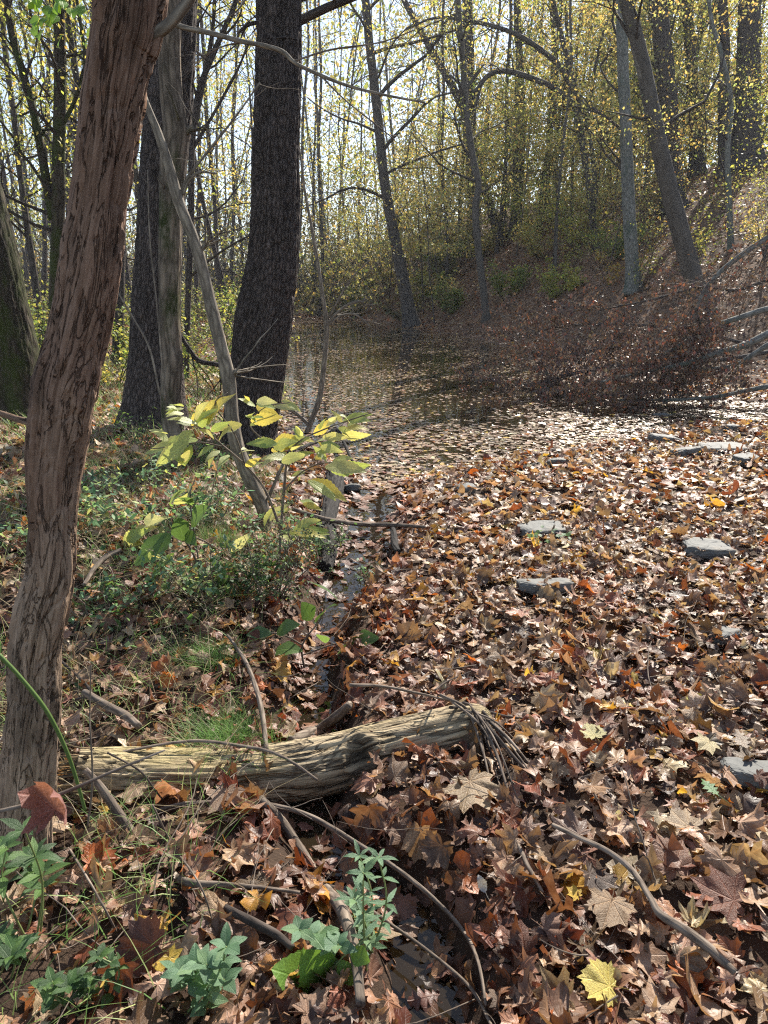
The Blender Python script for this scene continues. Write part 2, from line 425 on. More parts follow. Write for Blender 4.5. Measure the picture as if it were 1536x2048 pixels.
# ------------------------------------------------------------------ thin autumn haze
m = N('haze_air'); pv = m.n('VolumePrincipled'); pv.inputs['Density'].default_value = .0006; pv.inputs['Color'].default_value = (.90, .94, 1, 1); pv.inputs['Anisotropy'].default_value = .2
m.l(pv.outputs[0], m.out.inputs['Volume'])
hv = np.array([(x_, y_, z_) for x_ in (-405, 405) for y_ in (-25, 605) for z_ in (-3, 60)], float)
haze = link('haze', npmesh('haze', hv, np.array([(0, 1, 3, 2), (4, 6, 7, 5), (0, 4, 5, 1), (2, 3, 7, 6), (0, 2, 6, 4), (1, 5, 7, 3)]), m.m, flat=True)); tag(haze, kind='stuff')

# ------------------------------------------------------------------ leaf templates (petiole joint at origin, blade towards +y)
def radial(out, mid=True, hub=(0, .0)):
    out = np.array(out, float); n = len(out); hub = np.array(hub)
    if mid:
        V = np.vstack([[hub], hub+(out-hub)*.55, out]); j = np.arange(n-1)
        F = np.vstack([np.stack([j*0, j+1+1, j+1], -1), np.stack([1+j, 2+j, 1+n+j+1], -1), np.stack([1+j, 1+n+j+1, 1+n+j], -1)])
    else:
        V = np.vstack([[hub], out]); j = np.arange(n-1); F = np.stack([j*0, j+2, j+1], -1)
    return np.c_[V, np.zeros(len(V))], F
def polar(lst): return [(math.sin(math.radians(a))*r, math.cos(math.radians(a))*r) for a, r in lst]
def maple(seed, hi=True):
    r = random.Random(seed); pts = []
    lob = [(-128, .42), (-88, .70), (-43, .92), (0, 1.02), (43, .92), (88, .70), (128, .42)]
    dp = r.uniform(.68, .88)
    pts.append((-172, .10)); pts.append((-150, .26))
    for k, (a, L) in enumerate(lob):
        L *= r.uniform(.92, 1.06); a += r.uniform(-3, 3)
        if hi:
            if k > 0: pts.append(((a+lob[k-1][0])/2, dp*min(L, lob[k-1][1])))
            if 0 < k < 6: w1 = r.uniform(12, 17); pts += [(a-w1, max(dp+.02, .70)*L), (a-w1*.62, .80*L), (a, L), (a+w1*.62, .80*L), (a+w1, max(dp+.02, .70)*L)]
            else: pts += [(a, L)]
        else:
            if k > 0: pts.append(((a+lob[k-1][0])/2, min(.96, dp+.10)*min(L, lob[k-1][1])))
            pts.append((a, L))
    pts.append((150, .26)); pts.append((172, .10))
    return radial(polar(pts), hi)
def strip_leaf(profile, hi=True):
    n = len(profile); V = []; F = []
    for y, wd in profile:
        V += [(-wd, y, 0), (0, y, 0), (wd, y, 0)]
    for k in range(n-1):
        b = 3*k
        F += [(b, b+1, b+4), (b, b+4, b+3), (b+1, b+2, b+5), (b+1, b+5, b+4)]
    return np.array(V, float), np.array(F)
def oval(width=.3, teeth=9, tooth=.05, peak=.45):
    pr = []
    for k in range(teeth*2+1):
        t = k/(teeth*2); y = t
        wd = width*math.sin(math.pi*min(1, t**.8))**.8 if 0 < t < 1 else .0
        wd = width*(t/peak)**.55*1.0 if t < peak else width*max(0, (1-(t-peak)/(1-peak))**.75)
        wd *= (1+(tooth/width)*(1 if k % 2 else -1)*(.5 if teeth > 3 else 0))
        if t == 0 or t == 1: wd = .004
        pr.append((y, max(.004, wd)))
    return strip_leaf(pr)
def oak():
    pr = [(0, .005), (.1, .06), (.16, .20), (.22, .08), (.34, .34), (.42, .11), (.54, .40), (.64, .12), (.76, .27), (.83, .09), (.92, .10), (1, .005)]
    return strip_leaf(pr)
HI = [maple(1), maple(2), maple(3), oak(), oval(.33, 8, .05), maple(4), maple(5), oval(.26, 6, .02)]
def torn(seed):
    r = random.Random(seed); n = 15; pts = [(-160+320*k/(n-1), r.uniform(.30, .85)*(.5 if r.random() < .2 else 1)) for k in range(n)]
    return radial(polar(pts), True)
HI += [torn(1), torn(2), torn(3), torn(4)]
MID = [torn(21), torn(22), maple(11, False), maple(12, False), maple(13, False), oval(.30, 2, 0), maple(14, False)]
LOW = [(np.array([(0, 0, 0), (-.75, .35, 0), (-.35, .5, .0), (0, 1, 0), (.4, .5, 0), (.7, .3, 0)], float), np.array([(0, 2, 1), (0, 3, 2), (0, 4, 3), (0, 5, 4)]))]
DIA = (np.array([(0, 0, 0), (-.32, .45, .08), (0, 1, 0), (.32, .45, .08)], float), np.array([(0, 3, 2), (0, 2, 1)]))

def frames(nrm, yaw=None):
    K = len(nrm); n = nrm/np.linalg.norm(nrm, axis=1, keepdims=True)
    a = rng.uniform(0, 2*math.pi, K) if yaw is None else yaw
    t = np.stack([np.cos(a), np.sin(a), np.zeros(K)], -1)
    t = t-(t*n).sum(1, keepdims=True)*n; t /= np.linalg.norm(t, axis=1, keepdims=True)+1e-9
    b = np.cross(n, t)
    return np.stack([t, b, n], -1)        # columns
def scatter(T, pos, R, sc, curl=None, crinkle=.0):
    V, F = T; K = len(pos); n = len(V)
    L = np.repeat(V[None], K, 0)
    if curl is not None:
        x, y = V[:, 0][None], V[:, 1][None]
        c = curl
        ang = np.arctan2(x, y+1e-6); rr = np.hypot(x, y)
        z = c[:, 0:1]*x*x+c[:, 1:2]*(y-.35)**2+c[:, 2:3]*x*y+c[:, 3:4]*rr*rr*np.sin(2*ang+c[:, 4:5])
        z = z+crinkle*(np.abs(np.sin(ang*4.28))*rr)+crinkle*1.6*np.sin(x*7+c[:, 4:5]*3)*np.sin(y*6+c[:, 5:6])*rr
        L[..., 2] += z
        L[..., 0] *= 1/(1+.45*np.abs(c[:, 0:1])*np.abs(x)*1.0)
        L[..., 1] = .35+(L[..., 1]-.35)/(1+.35*np.abs(c[:, 1:2])*np.abs(y-.35))
    W = np.einsum('kij,knj->kni', R, L*np.asarray(sc)[:, None, None])+pos[:, None]
    FF = F[None]+(np.arange(K)*n)[:, None, None]
    tc = np.repeat(V[None], K, 0)
    return W.reshape(-1, 3), FF.reshape(-1, F.shape[1]), tc.reshape(-1, 3), n
PAL = np.array([(.38, .275, .195), (.29, .195, .135), (.175, .095, .06), (.20, .075, .04), (.075, .045, .038), (.21, .15, .12), (.44, .16, .04), (.58, .40, .08), (.52, .42, .30)])
PW = np.array([.30, .24, .14, .14, .05, .07, .022, .022, .05])
PAL = PAL*np.array([1.03, .99, .88])
def palcol(K, PALx=PAL, PWx=PW, var=.14):
    i = rng.choice(len(PALx), K, p=np.array(PWx)/np.sum(PWx)); c = PALx[i]*rng.uniform(.72, 1.3, (K, 1))*rng.normal(1, var*.35, (K, 3))
    return np.clip(c, .005, .9)
def inview(x, y, m=1.0): return np.abs(x) < .60*np.abs(y)+m

def litter_layer(bag, templates, x, y, s0, s1, tilt, lift, crink, curl=.5, pal=PAL, pw=PW):
    K = len(x); z = H(x, y)
    nb = normal(x, y)
    wet = (z < .012)
    z = np.maximum(z, .002)
    tl = np.where(wet, .06, tilt)[:, None]
    nrm = nb+rng.normal(0, 1, (K, 3))*tl; nrm[:, 2] = np.abs(nrm[:, 2])*1+.15
    R = frames(nrm); sc = rng.uniform(s0, s1, K)*np.where(rng.random(K) < .25, .65, 1)
    pos = np.stack([x, y, z+rng.random(K)*lift*np.where(wet, .15, 1)+.004], -1)
    pos = pos-R[:, :, 1]*(sc*.38)[:, None]
    cu = np.concatenate([rng.normal(0, curl, (K, 3))*np.where(wet, .2, 1)[:, None], rng.normal(0, curl*.35, (K, 1)), rng.uniform(0, 6.28, (K, 2))], 1)
    col = palcol(K, pal, pw)
    fl = rng.random(K) < .45
    R[fl, :, 2] *= -1; R[fl, :, 0] *= -1
    # moisture: leaves lying along the seep are darker and redder as a thing of their own
    dc, _ = seg_dist(x, y, CHAN, False)
    wt = np.exp(-(dc/.38)**2)[:, None]
    col = col*(1-.45*wt)*np.concatenate([1+.18*wt, 1-.12*wt, 1-.2*wt], 1)
    who = rng.integers(0, len(templates), K)
    for k, T in enumerate(templates):
        q = np.where(who == k)[0]
        if not len(q): continue
        V, F, tc, n = scatter(T, pos[q], R[q], sc[q], cu[q], crink)
        bag.add(V, F, tc, np.repeat(col[q], n, 0))

def sample(x0, x1, y0, y1, dens, cond):
    n = int((x1-x0)*(y1-y0)*dens); x = rng.uniform(x0, x1, n); y = rng.uniform(y0, y1, n)
    k = cond(x, y); return x[k], y[k]
def landcond(x, y):
    d, ins = seg_dist(x, y, SHORE, True); dc, _ = seg_dist(x, y, CHAN, False)
    keep = inview(x, y) & (~ins | (d < .15))
    thin = np.where((dc < .13) & (y < 4.6), .72, 1.0)*np.where((x < -.45-.04*y), .70, 1.0)
    thin = thin*np.where((dc < .20+.08*fbm(x*4, y*4, 0, 44)) & (y > 3.1) & (y < 6.2), .42, 1.0)
    return keep & (rng.random(len(x)) < thin)
b = Bag()
x, y = sample(-3.6, 3.8, .75, 4.6, 270, landcond)
litter_layer(b, MID, x, y, .038, .075, .20, .012, .06, .35, PAL*.8, PW)
x, y = sample(-2.6, 2.8, .8, 3.4, 900, landcond)
litter_layer(b, LOW, x, y, .006, .020, .5, .055, .05, .8, PAL*.85, PW)
x, y = sample(-3.6, 3.8, .75, 4.4, 410, landcond)
litter_layer(b, HI, x, y, .042, .088, .40, .050, .09, .62)
b.make('leaf_litter', M_litter, None) if False else None
V, F, tc, C = b.get(); o = link('leaf_litter', npmesh('leaf_litter', V, F, M_litter, col=C, tc=tc))
tag(o, 'curled brown and tan fallen leaves thickly covering the near ground', 'leaf litter', kind='stuff')
b = Bag()
x, y = sample(-6.5, 7.5, 4.4, 11.5, 230, landcond)
x2, y2 = sample(-4, 4.2, 4.4, 6.6, 120, landcond); x = np.r_[x, x2]; y = np.r_[y, y2]
litter_layer(b, MID, x, y, .050, .092, .34, .05, .06, .48, PAL, PW*np.array([1.3, 1, 1, 1.4, .8, .8, 2.2, 1.2, 1.8]))
V, F, tc, C = b.get(); o = link('leaf_litter', npmesh('leaf_litter', V, F, M_litter, col=C, tc=tc))
tag(o, 'rust and tan fallen leaves spread to the edge of the pond', 'leaf litter', kind='stuff')
b = Bag()
def farcond(x, y):
    d, ins = seg_dist(x, y, SHORE, True)
    return inview(x, y, 2) & ~ins & (rng.random(len(x)) < np.clip(16/y, .12, 1))
x, y = sample(-22, 26, 11.5, 48, 62, farcond)
far_s = np.clip(y/20, 1, 1.9)
for a0, a1, k in ((11.5, 20, 1.1), (20, 32, 1.5), (32, 49, 2.1)):
    q = (y >= a0) & (y < a1)
    litter_layer(b, LOW, x[q], y[q], .05*k, .085*k, .40, .05, .05, .5, PAL, PW*np.array([1.1, 1.2, 1.2, 1.6, 1.2, 1, 1.2, .7, .7]))
V, F, tc, C = b.get(); o = link('leaf_litter', npmesh('leaf_litter', V, F, M_litter, col=C, tc=tc))
tag(o, 'red brown leaf litter carpeting the wooded slope and far banks', 'leaf litter', kind='stuff')

# leaves floating on the pond
b = Bag()
n = 130000; x = rng.uniform(-8, 8, n); y = rng.uniform(5.2, 46, n)**1.0
y = 5.2*(46/5.2)**rng.random(n)
d, ins = seg_dist(x, y, SHORE, True)
clump = fbm(x*.9, y*.5, 0, 21)+.35*fbm(x*3, y*2.2, 0, 23)
dn = np.interp(y, [5.2, 7, 9, 12, 20, 30, 46], [.95, .78, .64, .5, .46, .5, .7])*(.24+1.25*sstep(-.25, .35, clump+.25*sstep(2.2, .2, d)))
dn = np.maximum(dn, .95*sstep(.7, .1, d))
q = ins & inview(x, y, 1) & (rng.random(n) < dn); x, y = x[q], y[q]
K = len(x)
nrm = np.tile([0, 0, 1.], (K, 1))+rng.normal(0, .045, (K, 3)); R = frames(nrm)
sc = rng.uniform(.018, .062, K)*np.interp(y, [6, 20, 46], [1, 1.1, 1.5])
pos = np.stack([x, y, .003+rng.random(K)*.006], -1)
cu = np.concatenate([rng.normal(.05, .10, (K, 3)), np.zeros((K, 1)), rng.uniform(0, 6, (K, 2))], 1)
col = palcol(K, PAL, PW*np.array([1.4, .9, .8, .5, .5, 1.2, .8, 2.2, 2.4]))
near = y < 9.5
for sel, Ts in ((near, MID[:4]), (~near, LOW)):
    qi = np.where(sel)[0]; who = rng.integers(0, len(Ts), len(qi))
    for k, T in enumerate(Ts):
        g_ = qi[who == k]; V, F, tc, nn = scatter(T, pos[g_], R[g_], sc[g_], cu[g_], .02); b.add(V, F, tc, np.repeat(col[g_], nn, 0))
V, F, tc, C = b.get(); o = link('floating_leaves', npmesh('floating_leaves', V, F, M_float, col=C, tc=tc))
tag(o, 'pale fallen leaves floating flat all over the pond', 'floating leaves', kind='stuff')

# single large leaves lying on the litter: children of the ground
leaf_meshes = []
for k in range(36):
    T = HI[[0, 1, 2, 5, 6, 0, 1, 2, 3, 4][k % 10]]
    cu = np.concatenate([rng.normal(0, .5, (1, 3)), rng.normal(0, .25, (1, 1)), rng.uniform(0, 6.28, (1, 2))], 1)
    V, F, tc, n = scatter(T, np.array([[0, -.38, 0]]), np.eye(3)[None], [1.], cu, .12)
    c = palcol(1, PAL, PW*np.array([1.6, 1.3, 1, 1, .8, .8, .6, .6, .8]))[0]
    bb = Bag(); bb.add(V, F, tc, np.tile(c, (len(V), 1)))
    bb.tube([(0, -.38, 0.0), (.02, -.65, .02), (.05, -.95, .0)], [.018, .012, .012], 3, 4, col=c*.8)
    V, F, tc, C = bb.get(); leaf_meshes.append(npmesh('leaf', V, F, M_litter, col=C, tc=tc))
def place_leaf(o, p, scale, tilt=.22, yaw=None, up=None, toward=.12):
    nb = normal(np.array([p[0]]), np.array([p[1]])) if up is None else np.array([up])
    nrm = nb+rng.normal(0, tilt, (1, 3)); nrm[0, 1] -= toward; nrm[0, 2] = abs(nrm[0, 2])
    R = frames(nrm, None if yaw is None else np.array([yaw]))[0]
    from mathutils import Matrix
    M = Matrix(((*R[0]*scale, p[0]), (*R[1]*scale, p[1]), (*R[2]*scale, p[2]), (0, 0, 0, 1)))
    o.matrix_world = M
cnt = 0
while cnt < 225:
    yy = 1.0+3.0*rng.random()**1.25; xx = rng.uniform(-1, 1)*(.56*yy)
    if xx < -.35 and rng.random() < .45: continue
    dc, _ = seg_dist(np.array([xx]), np.array([yy]), CHAN, False)
    if dc[0] < .05: continue
    o = bpy.data.objects.new('leaf', leaf_meshes[rng.integers(36)]); COL.objects.link(o); o.parent = ground
    place_leaf(o, (xx, yy, max(.0, Hs(xx, yy))+.026+rng.random()*.02), rng.uniform(.048, .088), .42); cnt += 1

# distinctive single leaves
def special(px, py, size, T, c, label, yaw, curl=.3, tilt=.08, lift=.055, toward=.25, name='fallen_leaf', mat=None):
    g = G(px, py); cu = np.array([[rng.normal(0, curl), rng.normal(0, curl), 0, .05, 1., 2.]])
    V, F, tc, n = scatter(T, np.array([[0, -.38, 0]]), np.eye(3)[None], [1.], cu, .06)
    bb = Bag(); bb.add(V, F, tc, np.tile(c, (len(V), 1))); bb.tube([(0, -.38, 0.0), (.02, -.6, .03), (.06, -.9, .02)], [.018, .012, .012], 3, 4, col=np.array(c)*.8)
    V, F, tc, C = bb.get(); o = link(name, npmesh(name, V, F, mat or M_litter, col=C, tc=tc))
    dep = DEP(px, py, g[1])
    place_leaf(o, (g[0], g[1], g[2]+lift), size/FPX*dep/1.35, tilt, yaw, None, toward)
    tag(o, label, 'leaf')
Y90 = 0
special(955, 1622, 118, HI[0], (.34, .24, .13), 'large tan lobed leaf lying just below the right end of the log', 3.6, .12)
special(1418, 1612, 62, HI[3], (.20, .36, .16), 'fresh green oak leaf lying alone on the brown leaves', .4, .1, mat=M_green)
special(1190, 2003, 92, HI[1], (.62, .52, .12), 'yellow pointed maple leaf at the lower right edge of the photo', 1.3, .35, toward=.1)
special(964, 1808, 48, HI[4], (.52, .52, .50), 'small pale grey toothed leaf below the log', .3, .1)
special(1142, 1822, 36, HI[2], (.66, .45, .06), 'little bright yellow star shaped leaf on dark wet leaves', .9, .1)
special(858, 1962, 96, HI[2], (.50, .32, .06), 'golden brown maple leaf by the lower end of the long thin twig', 5.6, .3)
special(1425, 1822, 122, HI[5], (.17, .06, .03), 'big dark rust red leaf beside the stick on the right', 1.0, .35)
special(1212, 1862, 100, HI[6], (.35, .24, .14), 'broad tan leaf with raised lobes left of the right hand stick', 2.6, .3)
special(1405, 1520, 56, HI[0], (.58, .50, .28), 'cream coloured maple leaf above the green oak leaf', 2.2, .1)
special(1380, 1424, 46, HI[4], (.58, .55, .12), 'yellow green oval leaf far right above the cream leaf', 4.9, .15)
special(1180, 1492, 50, HI[1], (.56, .52, .24), 'pale yellow lobed leaf right of the twig bundle', .2, .1)
special(1356, 1672, 76, HI[5], (.44, .34, .22), 'light tan star shaped leaf below the green oak leaf', .5, .15)
special(1234, 1662, 32, HI[4], (.60, .50, .16), 'tiny yellow oval leaf beside the upper end of the right hand stick', 2.9, .05)
special(1330, 1745, 105, HI[6], (.26, .13, .075), 'wide reddish tan leaf with an orange tip right of the stick', .2, .3)
special(285, 1945, 112, HI[1], (.11, .045, .03), 'dark maroon brown leaf standing up in the grass at the bottom left', 1.6, .3, toward=1.1, lift=.07)
special(455, 1640, 84, HI[0], (.33, .22, .14), 'tan leaf hanging over the hollow under the log', 3.3, .2, toward=.7)
special(320, 1365, 60, HI[2], (.40, .12, .025), 'glowing orange curled leaf on the bank above the log', 1.2, .7, toward=.8)
special(1165, 870, 34, HI[0], (.55, .22, .03), 'bright orange leaf standing at the water edge near the rocks', 1.2, .3, toward=1.2) if False else None
special(1480, 1515, 70, HI[3], (.52, .43, .33), 'whitish oak leaf draped over the grey rock at the right edge', .0, .2)

# ------------------------------------------------------------------ trunks drawn from the photograph, standing at their real distance
def pxpath(pts, Y, dY=0.0, ext=None, Z0=None):
    p3, r = [], []
    n = len(pts)
    for k, (px, py, wd) in enumerate(pts):
        yy = Y+dY*k/max(1, n-1)
        p3.append(P(px, py, yy)); r.append(.5*wd/FPX*DEP(px, py, yy))
    p3 = np.array(p3); r = np.array(r)
    if Z0 is not None:                               # first point goes down into the ground
        base = p3[0].copy(); base[2] = min(Z0-.15, base[2]-.05); p3 = np.vstack([base, p3]); r = np.r_[r[0]*1.15, r]
    if ext:
        d = p3[-1]-p3[-2]; d /= np.linalg.norm(d)
        d2 = d*.6+np.array([0, 0, .4]); p3 = np.vstack([p3, p3[-1]+d2*ext*.5, p3[-1]+d2*ext]); r = np.r_[r, r[-1]*.8, r[-1]*.45]
    return p3, r
def bark_disp(amp, fa, fs, seed=0, lump=.04):
    def f(a, s, r):
        c, sn = np.cos(a), np.sin(a)
        n = fbm(c*fa, sn*fa, s*fs, seed, 3); rid = 1-2*np.abs(n)
        return amp*(rid-.5)+lump*r*fbm(c*1.3+5, sn*1.3, s*1.4, seed+7, 2)
    return f

def grow(st, d, L, r0, n=6, wig=.22, up=.08, r1=.25):
    d = np.array(d, float); d /= np.linalg.norm(d); p = [np.array(st, float)]
    for k in range(n):
        d = d+rng.normal(0, wig, 3)*np.array([1, 1, .7]); d[2] += up; d /= np.linalg.norm(d); p.append(p[-1]+d*L/n)
    return np.array(p), np.linspace(r0, r0*r1, n+1)
def interp_path(p, r, t):
    k = np.clip(t*(len(p)-1), 0, len(p)-1.001); i = int(k); u = k-i
    return p[i]*(1-u)+p[i+1]*u, r[i]*(1-u)+r[i+1]*u, (p[i+1]-p[i])
LEAFCOL = {'yellow': np.array([(.46, .43, .18), (.38, .39, .17), (.50, .44, .16), (.30, .34, .15), (.46, .36, .14)]),
           'green': np.array([(.15, .22, .06), (.20, .28, .08), (.27, .32, .09), (.11, .17, .05), (.33, .34, .10)]),
           'lime': np.array([(.34, .39, .11), (.40, .42, .12), (.24, .32, .09), (.46, .43, .12), (.30, .31, .10)]),
           'orange': np.array([(.42, .27, .07), (.44, .34, .08), (.36, .20, .06), (.40, .35, .10), (.34, .30, .08)]),
           'far': np.array([(.16, .17, .09), (.22, .22, .12), (.13, .12, .08), (.27, .27, .13), (.19, .16, .11)]),
           'brown': np.array([(.13, .088, .07), (.09, .06, .05), (.16, .105, .08), (.08, .056, .05), (.18, .13, .10), (.10, .068, .057), (.24, .10, .065)])}
def leaves(bag, pts, size, pal, spread=.1, flatness=.8, var=.3, T=DIA):
    K = len(pts); pos = pts+rng.normal(0, spread, (K, 3))*np.array([1, 1, .6])
    nrm = rng.normal(0, 1, (K, 3)); nrm[:, 2] = np.abs(nrm[:, 2])*flatness+flatness*.6
    R = frames(nrm); sc = size*rng.uniform(.6, 1.3, K)
    col = palcol(K, pal, np.ones(len(pal)), .2)
    V, F, tc, n = scatter(T, pos, R, sc)
    bag.add(V, F, tc, np.repeat(col, n, 0))
def crown(root, p, r, nb, L, pal, nleaf, leafsize, t0=.25, t1=.98, mat=None, up=.10, droop=0, twigs=4, spread=.12, thick=.45, side=None, sides=4):
    """limbs and twigs along the trunk p, and leaves along the twigs"""
    bt = Bag(); lp = []
    for k in range(nb):
        t = t0+(t1-t0)*(k+rng.random())/nb
        c, cr, ax = interp_path(p, r, t)
        a = rng.uniform(0, 6.28)
        if side is not None: a = side+rng.normal(0, .8)
        d = np.array([math.cos(a), math.sin(a), rng.uniform(.15, .9)])
        l = L*(1.1-.55*t)*rng.uniform(.6, 1.2)
        q, qr = grow(c, d, l, max(.004, min(cr*thick, .012+l*.014)), 6, .30, up, .3)
        bt.tube(q, qr, sides, 9)
        for m_ in range(twigs):
            tt = rng.uniform(.25, 1); c2, r2, ax2 = interp_path(q, qr, tt)
            d2 = ax2/np.linalg.norm(ax2)+rng.normal(0, .6, 3); l2 = l*.42*rng.uniform(.5, 1.2)
            q2, qr2 = grow(c2, d2, l2, max(.0025, r2*.55), 4, .22, up*.6-droop, .4)
            bt.tube(q2, qr2, 3, 5)
            lp.append(q2)
            for w_ in range(2):
                c3, r3, ax3 = interp_path(q2, qr2, rng.uniform(.3, 1)); q3, qr3 = grow(c3, ax3/np.linalg.norm(ax3)+rng.normal(0, .7, 3), l2*.5, max(.002, r3*.6), 3, .2, 0, .5)
                bt.tube(q3, qr3, 3, 4); lp.append(q3)
    bt.make('branches', mat or M_twig_dark, root, kind='stuff')
    if nleaf and lp:
        segs = [q for q in lp]
        nleaf = int(nleaf*1.35); leafsize *= .84
        pick = rng.integers(0, len(segs), nleaf); u = rng.random(nleaf)
        pts = np.empty((nleaf, 3))
        for i_ in range(nleaf):
            q = segs[pick[i_]]; kk = u[i_]*(len(q)-1); ii = min(int(kk), len(q)-2); pts[i_] = q[ii]+(q[ii+1]-q[ii])*(kk-ii)
        nc = max(8, nleaf//16); cen = pts[:nc]; own = rng.random(nleaf) < .88
        pts[own] = cen[rng.integers(0, nc, own.sum())]+rng.normal(0, 1, (own.sum(), 3))*np.array([1, 1, .20])*(.12+.014*abs(root.location[1]))
        bl = Bag(); leaves(bl, pts, leafsize, LEAFCOL[pal], spread); bl.make('foliage', M_fol, root, kind='stuff')

LAND = []     # landmark trees for naming the others
def tree(name, label, pts, mat, Y=None, dY=0, ext=4, sides=20, rings=60, disp=None, foot=None, limbs=(), cr=None, cat='tree', flare=0, group=None, short=None):
    bx, by = foot if foot else pts[0][:2]
    if Y is None:
        g = G(bx, by); q_ = by
        while g[1] > 46 and q_ < by+80: q_ += 6; g = G(bx, q_)
        Y = g[1]
    q = P(bx, by, Y); z0 = Hs(q[0], Y)
    p, r = pxpath(pts, Y, dY, ext, z0)
    root = thing(name, (p[0][0], p[0][1], z0), label, cat, group)
    if disp is None: disp = bark_disp(min(.012, r[0]*.06), 4, 2.2, len(bpy.data.objects) % 50)
    if flare:
        d0 = disp
        def disp(a, s, rr, d0=d0): return d0(a, s, rr)+flare*rr*np.exp(-np.maximum(s-.12, 0)/(.9*r[0]*2))*(1+.5*np.cos(3*a+1)+.35*np.cos(5*a))
    V, F, tc = tube(p, r, sides, rings, disp, True)
    part('trunk', V, tri(F), mat, root, tc=tc)
    for lb in limbs:
        lp, lr = pxpath(lb, Y); V, F, tc = tube(lp, lr, 8, len(lb)*5, bark_disp(lr[0]*.08, 2, 3, 3)); part('limb', V, tri(F), mat, root, tc=tc)
        bt = Bag()
        for k in range(len(lb)*2):
            c, cr_, ax = interp_path(lp, lr, rng.uniform(.2, 1)); q2, r2 = grow(c, ax/np.linalg.norm(ax)*.6+rng.normal(0, .5, 3), rng.uniform(.3, .9)*(.3+Y*.035), max(.002, cr_*.4), 5, .2, .05)
            bt.tube(q2, r2, 3, 6)
        bt.make('twigs', mat, root, kind='stuff')
    if cr: crown(root, p, r, **cr)
    if short: LAND.append((short, project(P(pts[len(pts)//2][0], pts[len(pts)//2][1], Y))[0], Y))
    return root, p, r

# T1: the near barkless trunk
def snag_disp(a, s, r):
    c, sn = np.cos(a), np.sin(a)
    f = fbm(c*5, sn*5, s*2.2, 31, 4); lump = fbm(c*1.2, sn*1.2, s*2.6, 40, 3)
    pl = fbm(c*2.2+3, sn*2.2, s*3.2, 52, 4)
    plate = .010*sstep(-.04, .02, pl)
    grain = .0022*fbm(c*16, sn*16, s*5, 60, 3)
    cr_ = -.007*np.exp(-(f/.045)**2)
    ring = -.004*np.exp(-(fbm(c*.8+7, sn*.8, s*7, 83, 3)/.03)**2)
    return -.008+.010*lump+plate*.8+grain*1.8+cr_*.55+ring+.003*fbm(c*9, sn*9, s*14, 66, 3)
T1 = [(55, 1705, 112), (54, 1600, 108), (60, 1500, 104), (68, 1400, 98), (72, 1300, 96), (84, 1230, 100), (101, 1150, 94), (106, 1050, 92), (109, 950, 104),
      (120, 850, 120), (131, 770, 126), (150, 690, 112), (169, 600, 110), (184, 500, 116), (201, 400, 112), (215, 300, 114), (231, 200, 122), (246, 100, 128), (260, 0, 140)]
g1 = G(55, 1710)
p, r = pxpath(T1, g1[1], 0, .8, g1[2])
snag = thing('dead_tree', (p[0][0], p[0][1], g1[2]), 'near barkless weathered brown trunk leaning right along the left edge', 'tree')
V, F, tc = tube(p, r, 150, 500, snag_disp, True)
zz = V[:, 2]
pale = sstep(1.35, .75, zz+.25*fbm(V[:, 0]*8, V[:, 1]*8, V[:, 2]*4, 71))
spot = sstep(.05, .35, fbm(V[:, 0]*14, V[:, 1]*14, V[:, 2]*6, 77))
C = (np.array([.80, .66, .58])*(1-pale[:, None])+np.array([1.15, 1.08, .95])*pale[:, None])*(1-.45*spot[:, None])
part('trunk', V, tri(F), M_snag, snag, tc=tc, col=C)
LAND.append(('near barkless trunk', 160, g1[1]))
for nm, pts in (('limb', [(250, 74, 24), (280, 78, 25), (302, 71, 23), (330, 55, 22), (355, 30, 20), (385, -10, 18)]), ('branch_stub', [(75, 848, 16), (40, 840, 13), (0, 826, 10), (-30, 815, 7)])):
    lp, lr = pxpath(pts, g1[1]-.005); V, F, tc = tube(lp, lr, 12, 26, bark_disp(.002, 3, 6, 2)); part(nm, V, tri(F), M_bark_thin if nm == 'limb' else M_snag, snag, tc=tc, col=np.tile([.9, .8, .7], (len(V), 1)))

# T4: big furrowed tree in the middle
def plates(amp, fa, fs, seed):
    def f(a, s, r):
        c, sn = np.cos(a), np.sin(a)
        n1 = fbm(c*fa, sn*fa, s*fs, seed, 2); n2 = fbm(c*fa*1.9, sn*fa*1.9, s*fs*2.6, seed+5, 2)
        rid = np.clip(1-np.abs(n1)*5, 0, 1); cross = np.clip(1-np.abs(n2)*5, 0, 1)
        return -amp*rid-amp*.55*cross+.03*r*fbm(c, sn, s*1.1, seed+9, 2)+amp*.4*fbm(c*22, sn*22, s*14, seed+3, 2)
    return f
T4 = [(500, 905, 104), (502, 850, 96), (509, 800, 100), (515, 750, 104), (520, 700, 108), (526, 650, 112), (534, 600, 108), (542, 550, 103), (548, 500, 99),
      (551, 400, 97), (551, 300, 95), (555, 200, 93), (558, 100, 92), (557, 0, 91)]
tree('tall_tree', 'tall dark tree with deeply furrowed bark in the middle beside the pond', T4, M_bark_dark, ext=5, sides=150, rings=520, disp=plates(.018, 8, 4.2, 4), flare=.22,
     short='tall dark furrowed tree', limbs=([(588, 120, 7), (560, 70, 7), (530, 48, 8), (500, 48, 8), (480, 62, 6)],),
     cr=dict(nb=7, L=3.2, pal='lime', nleaf=120, leafsize=.07, t0=.82, thick=.3))
